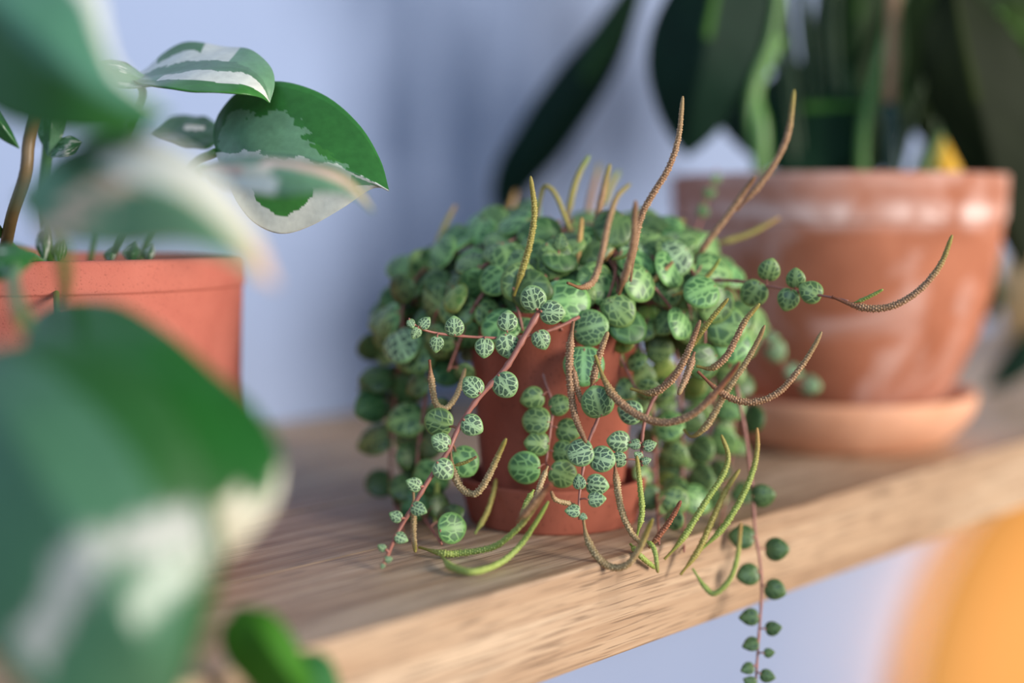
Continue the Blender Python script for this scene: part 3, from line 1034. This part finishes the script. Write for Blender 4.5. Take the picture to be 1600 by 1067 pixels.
# sharp leaf at the right
pleaf([(338, 236, 40.6), (334, 205, 40.9), (345, 172, 41.0), (380, 140, 40.8), (437, 128, 40.4), (505, 148, 40.0), (560, 194, 39.6), (594, 250, 39.2), (608, 298, 38.9)],
      [(338, 238, 40.6), (390, 236, 39.6), (450, 240, 39.2), (510, 254, 39.0), (565, 275, 38.9), (608, 298, 38.9)],
      [(338, 240, 40.6), (352, 275, 40.0), (372, 318, 39.8), (400, 350, 39.7), (440, 365, 39.6), (488, 352, 39.5), (535, 325, 39.3), (572, 299, 39.1), (592, 292, 39.0), (608, 298, 38.9)],
      pat_hero, 150, 96, 0.0003, 0.0005, petiole=[(338, 238, 40.6), (300, 260, 41.5), (250, 330, 43), (215, 410, 44.5)], pr=0.0012)
# top leaf, tip bending down
def pat_top(u, v):
    e = 0.10 * fbm(u * 8, v * 5, 7.3, 1.0, 4)
    if v < -0.45 + 0.3 * u + e * 1.2:
        if v < -0.7 + e and 0.18 < u < 0.42:
            return GRN2
        return WHT * 0.95 if u < 0.62 else GREY * 1.05
    if v < 0.18 + e:
        return GREY * (0.8 + e)
    if v < 0.66 + e * 0.6:
        return WHT * 0.92 if u > 0.25 else GREY
    return GRN2 * (1 + e)
pleaf([(205, 122, 41), (228, 108, 41.6), (255, 84, 42.0), (292, 67, 42.0), (340, 72, 41.4), (388, 78, 40.6), (420, 102, 40.0), (429, 130, 39.6), (421, 161, 39.4)],
      [(205, 125, 40.6), (260, 116, 40.2), (320, 106, 39.8), (375, 108, 39.5), (408, 128, 39.3), (421, 161, 39.4)],
      [(205, 127, 40.2), (245, 136, 38.8), (290, 141, 38.4), (335, 145, 38.4), (375, 147, 38.6), (405, 152, 39.0), (421, 161, 39.4)],
      pat_top, 110, 70, 0.0003, petiole=[(214, 124, 40.6), (222, 150, 41.3), (200, 200, 42.5), (165, 290, 43.5), (140, 410, 44.5)], pr=0.0011)
# small leaf left of it
pleaf([(238, 130, 40.6), (205, 104, 40.8), (178, 95, 40.8), (150, 98, 40.6)],
      [(238, 132, 40.4), (205, 118, 40.2), (178, 108, 40.2), (150, 99, 40.6)],
      [(238, 134, 40.2), (205, 138, 39.9), (172, 132, 40.0), (150, 100, 40.6)], pat_general(2.1, 0.5, -0.6), 40, 24)
# dark leaf behind the sharp one
pleaf([(236, 209, 43.4), (262, 186, 43.8), (290, 181, 43.9), (322, 184, 43.6), (345, 200, 43)],
      [(236, 210, 43), (285, 209, 42.8), (345, 208, 42.6)],
      [(236, 211, 43), (262, 222, 42.2), (295, 231, 42), (325, 232, 42), (345, 215, 42.4)],
      lambda u, v: (WHT * 0.8 if (0.45 < u < 0.75 and -0.45 < v < -0.18 + 0.1 * fbm(u * 9, v * 9)) else (GREY if abs(v) < 0.03 else GRN * 0.8)), 50, 30)
# soft leaf in front of the sharp one
def pat_soft(u, v):
    e = 0.2 * fbm(u * 4, v * 3, 9.1)
    if v < -0.2 + e:
        return GRN2 * 1.0 if u < 0.4 or v < -0.7 else PCH
    if v < 0.35 + e:
        return PCH if u < 0.35 else (GREY if u > 0.5 else CRM)
    return GREY * 0.9 if u > 0.55 else WHT * 0.9
pleaf([(318, 258, 34.5), (360, 247, 34.2), (420, 245, 33.6), (480, 250, 33.2), (530, 264, 33), (562, 292, 32.8), (584, 332, 32.6)],
      [(318, 262, 34.2), (370, 262, 33), (430, 266, 32.4), (490, 276, 32.2), (545, 298, 32.3), (584, 332, 32.6)],
      [(318, 266, 34.2), (350, 292, 33.0), (400, 302, 32.4), (460, 305, 32.0), (515, 300, 32.0), (558, 308, 32.3), (584, 332, 32.6)],
      pat_soft, 40, 24, petiole=[(318, 262, 34.2), (250, 300, 37), (200, 350, 40), (170, 412, 43)])
# wide soft leaf in the middle, drooping to the right
def pat_mid(u, v):
    e = 0.22 * fbm(u * 3, v * 2.4, 5.5)
    if u > 0.86 + e * 0.5 or v > 0.94:
        return PCH * 0.85
    if v < -0.1 + e:
        if u < 0.2 + e:
            return GREY
        if u < 0.5 + e:
            return GRN * 0.7
        return WHT * 0.75 if u < 0.68 + e else CRM * 0.75
    if 0.42 + e < u + 0.18 * v < 0.56 + e:
        return PCH
    return GREY * (0.85 if u < 0.5 else 0.7)
pleaf([(38, 300, 27.5), (90, 240, 27.4), (160, 216, 27), (240, 216, 26.4), (310, 250, 26), (360, 305, 25.7), (402, 370, 25.5), (432, 448, 25.3)],
      [(38, 305, 27.0), (120, 292, 25.6), (210, 292, 25), (290, 318, 24.8), (360, 372, 24.9), (432, 448, 25.3)],
      [(38, 310, 27), (60, 362, 26), (120, 384, 25.4), (200, 390, 25), (280, 386, 24.8), (350, 400, 24.8), (400, 430, 25), (432, 448, 25.3)],
      pat_mid, 46, 30, lmat='philo', petiole=[(38, 305, 27), (90, 380, 28), (102, 440, 30), (96, 470, 33)], pr=0.0014)
# top-left soft leaf
def pat_topleft(u, v):
    e = 0.15 * fbm(u * 3, v * 2, 2.5)
    if v < -0.72 + e and u > 0.3:
        return WHT
    if v < 0.1 + e:
        return GREY * np.array([0.55, 0.75, 0.82])  # bluish sheen put into the leaf colour
    return GRN * 0.95
pleaf([(-150, -80, 27), (-40, -110, 27), (80, -80, 26.6), (150, -20, 26), (166, 50, 25.6), (186, 110, 25.4), (268, 182, 25.4)],
      [(-150, -80, 26.6), (-40, -20, 25.6), (40, 40, 25), (110, 100, 24.8), (180, 150, 25), (268, 182, 25.4)],
      [(-150, -70, 27), (-110, 60, 26.4), (-30, 165, 25.8), (50, 205, 25.4), (125, 214, 25.2), (205, 212, 25.3), (268, 182, 25.4)],
      pat_topleft, 46, 30, petiole=[(-150, -78, 26.8), (-120, 100, 30), (-40, 300, 37), (40, 415, 42)])
# large glossy leaf, lower left, white at its tip
def pat_big(u, v):
    e = 0.15 * fbm(u * 3.5, v * 2.5, 8.5)
    if u > 0.82 + e * 0.5 and v < -0.2 - 0.2 * e:
        return CRM
    if -0.22 < v - e < 0.05 and (0.44 < u < 0.56 or 0.62 < u < 0.69):
        return CRM
    if v > -0.30 + e and u < 0.62:
        return GREY * np.array([0.42, 0.6, 0.5])
    return GRN * np.array([0.55, 0.92, 0.6]) * (0.9 + e * 0.5)
pleaf([(40, 505, 28.5), (90, 474, 28.6), (172, 472, 28.2), (252, 514, 27.6), (330, 576, 27.0), (398, 638, 26.6), (437, 708, 26.3), (433, 776, 26.0), (402, 826, 25.9), (352, 872, 25.8)],
      [(40, 510, 28), (120, 560, 26.6), (200, 630, 25.8), (265, 710, 25.4), (315, 795, 25.4), (352, 872, 25.8)],
      [(40, 515, 28), (40, 610, 26.6), (85, 720, 25.8), (160, 810, 25.4), (250, 865, 25.4), (352, 872, 25.8)],
      pat_big, 70, 44, wave=0.0005, petiole=[(40, 510, 28), (20, 440, 31), (40, 400, 37), (70, 412, 42)])
# nearest leaf, bottom left
def pat_near(u, v):
    e = 0.16 * fbm(u * 3, v * 2.2, 3.7)
    uc = 0.59 + 0.10 * v * v
    if abs(u - uc) < 0.036 + 0.4 * e and -0.86 < v < 0.8:
        return WHT * 0.62
    if v < -0.66 + e:
        return GRN * 0.8
    return GREY * np.array([0.44, 0.58, 0.55]) * (1 + 0.4 * e)
pleaf([(-60, 560, 25.5), (60, 530, 25.2), (180, 560, 24.8), (270, 640, 24.4), (325, 750, 24.2), (338, 860, 24.0), (325, 970, 24), (270, 1120, 24)],
      [(-60, 570, 25), (20, 680, 23.6), (100, 800, 23), (170, 920, 22.8), (225, 1020, 23), (270, 1120, 24)],
      [(-60, 580, 25), (-120, 760, 24), (-80, 920, 23.4), (20, 1060, 23), (140, 1140, 23.2), (270, 1120, 24)],
      pat_near, 60, 40, wave=0.0004, petiole=[(-60, 570, 25), (-80, 500, 28), (-40, 430, 35), (20, 412, 42)])
# the two small leaves at the shelf's front edge
pleaf([(490, 1100, 29), (420, 1090, 28.8), (362, 1040, 28.6), (345, 990, 28.6), (372, 948, 28.8)],
      [(490, 1100, 28.6), (450, 1050, 28.2), (415, 1000, 28.2), (372, 948, 28.8)],
      [(490, 1100, 29), (486, 1060, 28.8), (464, 1008, 28.6), (425, 958, 28.6), (372, 948, 28.8)],
      lambda u, v: GRN2 * (0.85 if abs(v) > 0.03 else 1.1) * np.array([1.1, 1.0, 0.4]), 40, 24, wave=0.0002, lmat='philo',
      petiole=[(490, 1100, 28.8), (440, 1180, 28.0), (330, 1150, 28), (200, 1000, 30), (120, 800, 34), (90, 500, 38), (90, 412, 42)], pr=0.0010)
pleaf([(440, 1110, 29.6), (455, 1040, 29.6), (480, 1018, 29.6), (515, 1030, 29.6), (536, 1085, 29.6)],
      [(440, 1110, 29.4), (480, 1070, 29.2), (536, 1085, 29.6)],
      [(440, 1112, 29.4), (480, 1120, 29.2), (536, 1085, 29.6)],
      lambda u, v: GRN2 * np.array([0.7, 0.75, 1.0]), 30, 20, wave=0.0002, lmat='philo')
# stems and small leaves over the pot
stalk('stem', pot, LB, [(70, 130, 37.5), (46, 215, 38), (40, 270, 38), (18, 340, 39), (4, 415, 41)], 0.0017, 0.0017, M['brown_stem'])
stalk('stem', pot, LB, [(52, 60, 40), (75, 180, 41), (72, 300, 42.5), (78, 412, 44)], 0.0016, 0.0018, M['green_stem'])
pleaf([(76, 245, 41), (58, 200, 41), (66, 150, 41.2), (82, 120, 41.4)], [(76, 245, 41), (80, 190, 40.6), (82, 120, 41.4)], [(76, 245, 41), (96, 215, 41), (104, 165, 41.2), (82, 120, 41.4)], pat_general(5.0, 0.6, -0.2), 30, 20)
pleaf([(80, 246, 41), (92, 220, 41), (110, 212, 41), (128, 222, 41)], [(80, 246, 41), (104, 236, 40.6), (128, 222, 41)], [(80, 247, 41), (104, 246, 40.6), (118, 240, 41), (128, 222, 41)], pat_general(6.4, 0.0, -0.3), 30, 20)
pleaf([(-70, 110, 41), (-30, 130, 41), (10, 190, 41), (30, 232, 41)], [(-70, 115, 41), (-20, 165, 40.6), (30, 232, 41)], [(-70, 120, 41), (-40, 180, 41), (0, 215, 41), (30, 232, 41)], pat_general(1.0, 0.6, 0.5), 30, 20)
pleaf([(-70, 420, 34), (-30, 392, 34), (20, 382, 34), (62, 398, 34)], [(-70, 424, 33.6), (0, 408, 33.4), (62, 398, 34)], [(-70, 430, 34), (-20, 440, 33.4), (30, 428, 33.4), (62, 398, 34)], pat_general(1.6, 0.6, 0.5), 30, 20,
      petiole=[(-70, 424, 34), (-90, 420, 38), (-40, 412, 43)])
for x0, hh, w_ in ((68, 66, 12), (205, 38, 13), (232, 34, 9), (172, 30, 9), (92, 40, 10)):
    pleaf([(x0, 412, 42), (x0 - w_, 412 - hh * 0.5, 42), (x0 + 6, 412 - hh, 42.3)], [(x0, 412, 42), (x0 + 2, 412 - hh * 0.5, 41.8), (x0 + 6, 412 - hh, 42.3)],
          [(x0, 412, 42), (x0 + w_, 412 - hh * 0.5, 42), (x0 + 6, 412 - hh, 42.3)], pat_general(x0 * 0.1, 0.25, 0.1), 20, 14)

# ------------------------------------------------------------------ large pot at right
d_big = 58.5
tmp = P(1300, 600, d_big)
BPc = np.array([tmp[0], tmp[1], 0.0])
v, f = lathe([(0, 0)] + [(0.042 + 0.0155 * math.sin(q * math.pi / 2) ** 0.8, 0.0205 * q) for q in np.linspace(0, 1, 9)] + [(0.0568, 0.0216), (0.0548, 0.0214), (0.0525, 0.018), (0.042, 0.0045), (0, 0.0045)], 96)
bs = mesh_obj('plant_saucer', v, f, M['clay_saucer'])
bs.location = BPc
bs['label'] = 'wide pale terracotta saucer under the large chalky flowerpot'
bs['category'] = 'saucer'
phi = thing('potted_philodendron', 'tall plant with large dark green leaves in wide chalk-marked terracotta pot', 'potted plant', BPc + np.array([0, 0, 0.0047]))
HB = np.array(phi.location)
BIG_H = 0.1035
prof = [(0, 0), (0.0340, 0), (0.0385, 0.006), (0.0475, 0.020), (0.0562, 0.039), (0.0615, 0.057), (0.0642, 0.075), (0.0650, 0.0850),
        (0.0660, 0.0858), (0.0666, BIG_H), (0.0618, BIG_H), (0.0590, 0.078), (0.040, 0.014), (0, 0.009)]
v, f = lathe(round_profile(prof, 0.0016), 96)
mesh_obj('pot', v, f, M['clay_big'], phi)
v, f = soil_mesh(0.0600, BIG_H - 0.012, 0.004)
mesh_obj('soil', v, f, M['soil'], phi)

DK, DK2, MIDG, YEL, PALE = (lin(c) for c in ((12, 38, 26), (24, 44, 12), (70, 110, 44), (214, 170, 62), (150, 176, 130)))
def pat_dark(col, rib=MIDG, wid=0.05):
    def f(u, v):
        if abs(v) < wid * (1 - 0.5 * u):
            return rib
        side = abs(math.sin((u * 1.0 - abs(v) * 0.35) * 26))
        return col * (1 + 0.10 * fbm(u * 4, v * 3)) * (1.25 if side < 0.10 else 1.0)
    return f
def nearer(pts):
    return [(x, y, d * 0.915) for x, y, d in pts]

def hleaf(Lp, Mp, Rp, pat, pet=None, pr=0.0020, nu=36, nv=26):
    o = blade('leaf', phi, HB, nearer(Lp), nearer(Mp), nearer(Rp), pat, M['philo'], nu, nv, 0.0006, 0.0006)
    if pet:
        stalk('petiole', o, HB, nearer(pet), pr, pr * 0.8, M['dark_stem'])
    return o
root = (1300, 300, 64)
hleaf([(985, -40, 72), (930, 40, 73), (868, 112, 74), (815, 190, 75), (777, 255, 76), (768, 308, 76.5), (780, 342, 77)],
      [(998, -40, 72), (950, 60, 72), (895, 150, 72.6), (840, 235, 74), (800, 300, 76), (780, 342, 77)],
      [(1012, -30, 72), (978, 80, 72.4), (932, 165, 73), (885, 232, 74), (835, 290, 75.4), (800, 330, 76.6), (780, 342, 77)],
      pat_dark(DK), [(998, -40, 72), (1080, -90, 70), (1200, 20, 67), (1270, 270, 65)])
hleaf([(1125, -60, 62), (1060, -30, 62.4), (1020, 40, 63), (1012, 110, 63.2), (1030, 180, 63.4), (1058, 228, 63.6), (1074, 244, 63.8)],
      [(1128, -60, 61.6), (1112, 20, 61.4), (1096, 100, 61.6), (1080, 180, 62.6), (1074, 244, 63.8)],
      [(1131, -60, 62), (1195, -40, 62.4), (1208, 40, 62.6), (1180, 125, 62.8), (1135, 190, 63.2), (1098, 228, 63.5), (1074, 244, 63.8)],
      pat_dark(DK), [(1128, -60, 62), (1160, -100, 63), (1200, 60, 64), (1260, 280, 65)])
hleaf([(1352, 160, 64), (1320, 100, 64.5), (1265, 92, 65), (1205, 120, 65.5), (1160, 158, 66), (1122, 196, 66.5)],
      [(1352, 165, 63.6), (1290, 166, 63.4), (1230, 168, 64), (1175, 178, 65), (1122, 196, 66.5)],
      [(1352, 172, 64), (1345, 240, 63.6), (1290, 276, 63.6), (1225, 274, 64), (1165, 240, 65), (1122, 196, 66.5)],
      pat_dark(lin((14, 44, 24)), lin((78, 124, 44))), [(1352, 165, 64), (1372, 200, 64), (1360, 290, 64.6)])
hleaf([(1330, -80, 66), (1285, -30, 66), (1266, 50, 66), (1270, 130, 66), (1300, 190, 66), (1340, 215, 66)],
      [(1340, -80, 65.5), (1342, 20, 65.2), (1340, 110, 65.4), (1340, 215, 66)],
      [(1350, -80, 66), (1400, -20, 66), (1412, 60, 66), (1405, 140, 66), (1375, 195, 66), (1340, 215, 66)],
      pat_dark(lin((18, 40, 10)), lin((40, 70, 20))), [(1340, -80, 66), (1352, -120, 66), (1360, 100, 66.5), (1340, 290, 66)])
hleaf([(1420, -80, 67), (1392, 0, 67), (1388, 90, 67), (1405, 170, 67), (1440, 215, 67)],
      [(1450, -80, 66.5), (1462, 20, 66.4), (1460, 110, 66.6), (1440, 215, 67)],
      [(1480, -80, 67), (1540, 0, 67), (1538, 90, 67), (1500, 170, 67), (1440, 215, 67)],
      pat_dark(lin((22, 38, 8)), lin((46, 62, 16))), [(1450, -80, 67), (1470, -110, 67), (1440, 60, 68), (1400, 290, 66)])
hleaf([(1470, -20, 60), (1440, 60, 60), (1450, 150, 60.4), (1490, 240, 60.8), (1540, 330, 61.2), (1600, 430, 61.6)],
      [(1490, -20, 59.6), (1510, 80, 59.4), (1535, 190, 59.8), (1565, 310, 60.6), (1600, 430, 61.6)],
      [(1515, -20, 60), (1590, 60, 60), (1630, 170, 60.4), (1640, 300, 61), (1600, 430, 61.6)],
      pat_dark(lin((18, 28, 6)), lin((40, 52, 14))), [(1490, -20, 60), (1480, -60, 61), (1440, 120, 63), (1400, 290, 64)])
hleaf([(1560, 20, 70), (1600, 0, 70), (1650, 40, 70), (1680, 120, 70)], [(1560, 24, 69.6), (1620, 70, 69.6), (1680, 120, 70)],
      [(1560, 30, 70), (1580, 90, 70), (1630, 130, 70), (1680, 120, 70)], pat_dark(lin((40, 60, 20))), [(1560, 24, 70), (1500, 100, 68), (1420, 290, 66)])
hleaf([(1440, 120, 66), (1400, 130, 66.2), (1340, 170, 66.5), (1300, 220, 66.8), (1268, 300, 67)],
      [(1440, 130, 65.8), (1390, 180, 65.8), (1335, 235, 66.2), (1268, 300, 67)],
      [(1440, 140, 66), (1425, 200, 66), (1385, 262, 66.4), (1330, 300, 66.8), (1268, 300, 67)],
      pat_dark(lin((16, 34, 10)), lin((36, 60, 18))), [(1440, 130, 66), (1460, 200, 66.4), (1420, 300, 67)])
# unseen crown leaves above the picture's edge, added to shade the wall
for x0, y0, d0, w_, h_, lean in ((940, -60, 66, 95, 260, -60), (1060, -140, 60, 110, 250, -30), (1230, -120, 70, 120, 240, 10), (1350, -190, 58, 120, 240, 30),
                                 (1500, -140, 66, 130, 240, 60), (1180, -330, 63, 130, 250, -40), (1400, -380, 66, 130, 250, 30), (1020, -330, 68, 110, 240, -70)):
    top, tipx, tipy = y0 - h_, x0 + lean, y0
    hleaf([(x0, top, d0), (x0 - w_ * 0.75, top + h_ * 0.12, d0 + 1), (x0 - w_, top + h_ * 0.45, d0 + 1.5), (tipx - w_ * 0.45, tipy - h_ * 0.18, d0 + 1), (tipx, tipy, d0)],
          [(x0, top, d0 - 0.5), (x0 + lean * 0.4, top + h_ * 0.5, d0 - 1), (tipx, tipy, d0)],
          [(x0, top, d0), (x0 + w_ * 0.75, top + h_ * 0.12, d0), (x0 + w_, top + h_ * 0.45, d0 - 0.5), (tipx + w_ * 0.45, tipy - h_ * 0.18, d0), (tipx, tipy, d0)],
          pat_dark(DK), [(x0, top, d0), (x0 + (1300 - x0) * 0.3, top - 60, d0), (1270 + (x0 - 1300) * 0.2, -40, 64), (1300 + (x0 - 1300) * 0.15, 300, 64)])
for x0, x1, d0 in ((1500, 1490, 72), (1570, 1560, 75), (1470, 1480, 69)):  # leaves hidden behind the others, added to block light from the wall
    hleaf([(x0, -110, d0), (x0 - 70, -60, d0), (x0 - 92, 40, d0), (x0 - 78, 140, d0), (x0 - 40, 210, d0), (x1, 262, d0)],
          [(x0, -110, d0 - 0.6), (x0 + 4, 70, d0 - 0.8), (x1, 262, d0)],
          [(x0, -110, d0), (x0 + 50, -60, d0), (x0 + 66, 50, d0 + 0.5), (x0 + 62, 140, d0 + 0.5), (x0 + 34, 210, d0), (x1, 262, d0)],
          pat_dark(lin((18, 36, 10)), lin((40, 60, 18))), [(x0, -110, d0), (1480, -140, 68), (1380, 60, 65), (1340, 300, 64)])
# the yellowed leaf behind the rim
hleaf([(1462, 300, 68), (1448, 262, 68), (1455, 226, 68.2), (1478, 208, 68.4)], [(1474, 300, 67.8), (1476, 255, 67.6), (1478, 208, 68.4)],
      [(1486, 300, 68), (1506, 262, 68), (1500, 228, 68.2), (1478, 208, 68.4)], pat_dark(YEL, YEL, 0.02))['label'] = 'yellowed leaf low behind the pot rim'
# leaf trailing on the shelf behind the pot
hleaf([(1545, 440, 72), (1530, 470, 72), (1545, 500, 72)], [(1552, 440, 71.6), (1555, 470, 71.4), (1545, 500, 72)], [(1560, 440, 72), (1572, 465, 72), (1545, 500, 72)], pat_dark(DK), [(1552, 440, 72), (1530, 380, 71), (1480, 300, 68)])
hleaf([(1660, 500, 78), (1600, 520, 78), (1560, 565, 78), (1536, 612, 78)], [(1660, 510, 77.6), (1605, 550, 77.4), (1536, 612, 78)],
      [(1660, 520, 78), (1625, 570, 78), (1575, 605, 78), (1536, 612, 78)], pat_dark(DK), [(1660, 510, 78), (1700, 420, 75), (1560, 330, 71), (1470, 300, 68)])
for pts, r in (([(1222, -40, 62.5), (1205, 60, 62.5), (1178, 130, 62.6), (1172, 190, 62.8), (1188, 262, 63), (1195, 300, 63.5)], 0.0020),
               ([(1215, 60, 63), (1178, 140, 63), (1188, 200, 62.8), (1188, 270, 63)], 0.0034),
               ([(1395, -40, 62), (1388, 40, 62), (1372, 110, 62.2), (1350, 200, 62.6), (1346, 290, 63)], 0.0024),
               ([(1560, 20, 65), (1520, 120, 65), (1480, 190, 65), (1440, 290, 65)], 0.0018)):
    stalk('stem', phi, HB, nearer(pts), r, r, M['green_stem'])
path = catmull([P(1398, -60, 56.3), P(1393, 60, 56.5), P(1390, 165, 56.7)], 14)
v, f = tube(path, [0.0024 * (1.18 if i % 6 == 3 else 1) for i in range(14)], 10)
stake = mesh_obj('support_stake', v, f, M['bamboo'], phi, HB)
v, f = tube(catmull([P(1390, 160, 56.7), P(1394, 230, 57), P(1396, 320, 57.3)], 8), 0.0031, 12)
mesh_obj('stake_sleeve', v, f, M['teal'], stake, HB)

# ------------------------------------------------------------------ further along the shelf and below it
sv = P(1648, 520, 100)
prof = [(0, 0), (0.030, 0)]
for i in range(1, 15):
    q = i / 14
    prof.append((0.031 + 0.010 * math.sin(q * 2.6) + (0.0012 if i % 2 else 0), 0.064 * q))
prof += [(0.0335, 0.066), (0.030, 0.064), (0.028, 0.01), (0, 0.008)]
v, f = lathe(prof, 48)
vase = mesh_obj('vase', v, f, M['straw'])
vase.location = (sv[0], sv[1], 0)
vase['label'] = 'ribbed straw-coloured vase on the shelf beyond the wide chalk-marked pot'
vase['category'] = 'vase'

# glowing ochre dome added below the shelf in place of an unidentified orange blur
LA = 0.0
r_ = FWD + (1570 - CX) / FPX * RGT
r_ = r_ / np.linalg.norm(r_)
t_ = (SHELF_DEPTH - np.dot((CAM - O), ndir)) / np.dot(r_, ndir)
LA = float(np.dot(CAM + r_ * t_ - O, sdir))
glow_dome = thing('wall_glow', 'added ochre dome glowing on the wall below the shelf, standing in for an orange blur', 'glow_dome', S(LA, SHELF_DEPTH - 0.0005, -0.29), rotz=ANG)
k = NT('glowing_dome')
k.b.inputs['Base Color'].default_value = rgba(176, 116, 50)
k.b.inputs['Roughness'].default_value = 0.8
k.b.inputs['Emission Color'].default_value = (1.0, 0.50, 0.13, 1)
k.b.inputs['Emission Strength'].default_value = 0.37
V, F = [], []
NP, NQ = 20, 56
for i in range(NP + 1):
    ph = (i / NP) * math.pi / 2
    for j in range(NQ):
        a = 2 * math.pi * j / NQ
        V.append((0.205 * math.sin(ph) * math.cos(a), -0.032 - 0.085 * math.cos(ph), 0.165 * math.sin(ph) * math.sin(a)))
for i in range(NP):
    for j in range(NQ):
        F.append((i * NQ + j, i * NQ + (j + 1) % NQ, (i + 1) * NQ + (j + 1) % NQ, (i + 1) * NQ + j))
m0 = len(V)
for j in range(NQ):                                  # rolled lip towards the wall
    a = 2 * math.pi * j / NQ
    V.append((0.200 * math.cos(a), -0.029, 0.160 * math.sin(a)))
for j in range(NQ):
    F.append((NP * NQ + j, NP * NQ + (j + 1) % NQ, m0 + (j + 1) % NQ, m0 + j))
mesh_obj('dome_shell', V, F, k.m, glow_dome)
v, f = lathe(round_profile([(0, 0), (0.06, 0), (0.06, 0.008), (0, 0.008)], 0.002), 40)
v = np.stack([v[:, 0], -v[:, 2], v[:, 1]], 1)
mesh_obj('back_plate', v, f, M['leg_wood'], glow_dome)

v, f = tube(np.array([(0, y, 0) for y in np.linspace(-0.006, -0.045, 4)]), 0.012, 14)
mesh_obj('dome_post', v, f, M['leg_wood'], glow_dome)
bl = bpy.data.lights.new('halo_light', 'POINT')  # unseen point light added for a warm halo on the wall
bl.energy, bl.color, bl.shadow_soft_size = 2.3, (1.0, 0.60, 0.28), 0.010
blo = bpy.data.objects.new('halo_light', bl)
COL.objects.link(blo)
blo.parent = glow_dome
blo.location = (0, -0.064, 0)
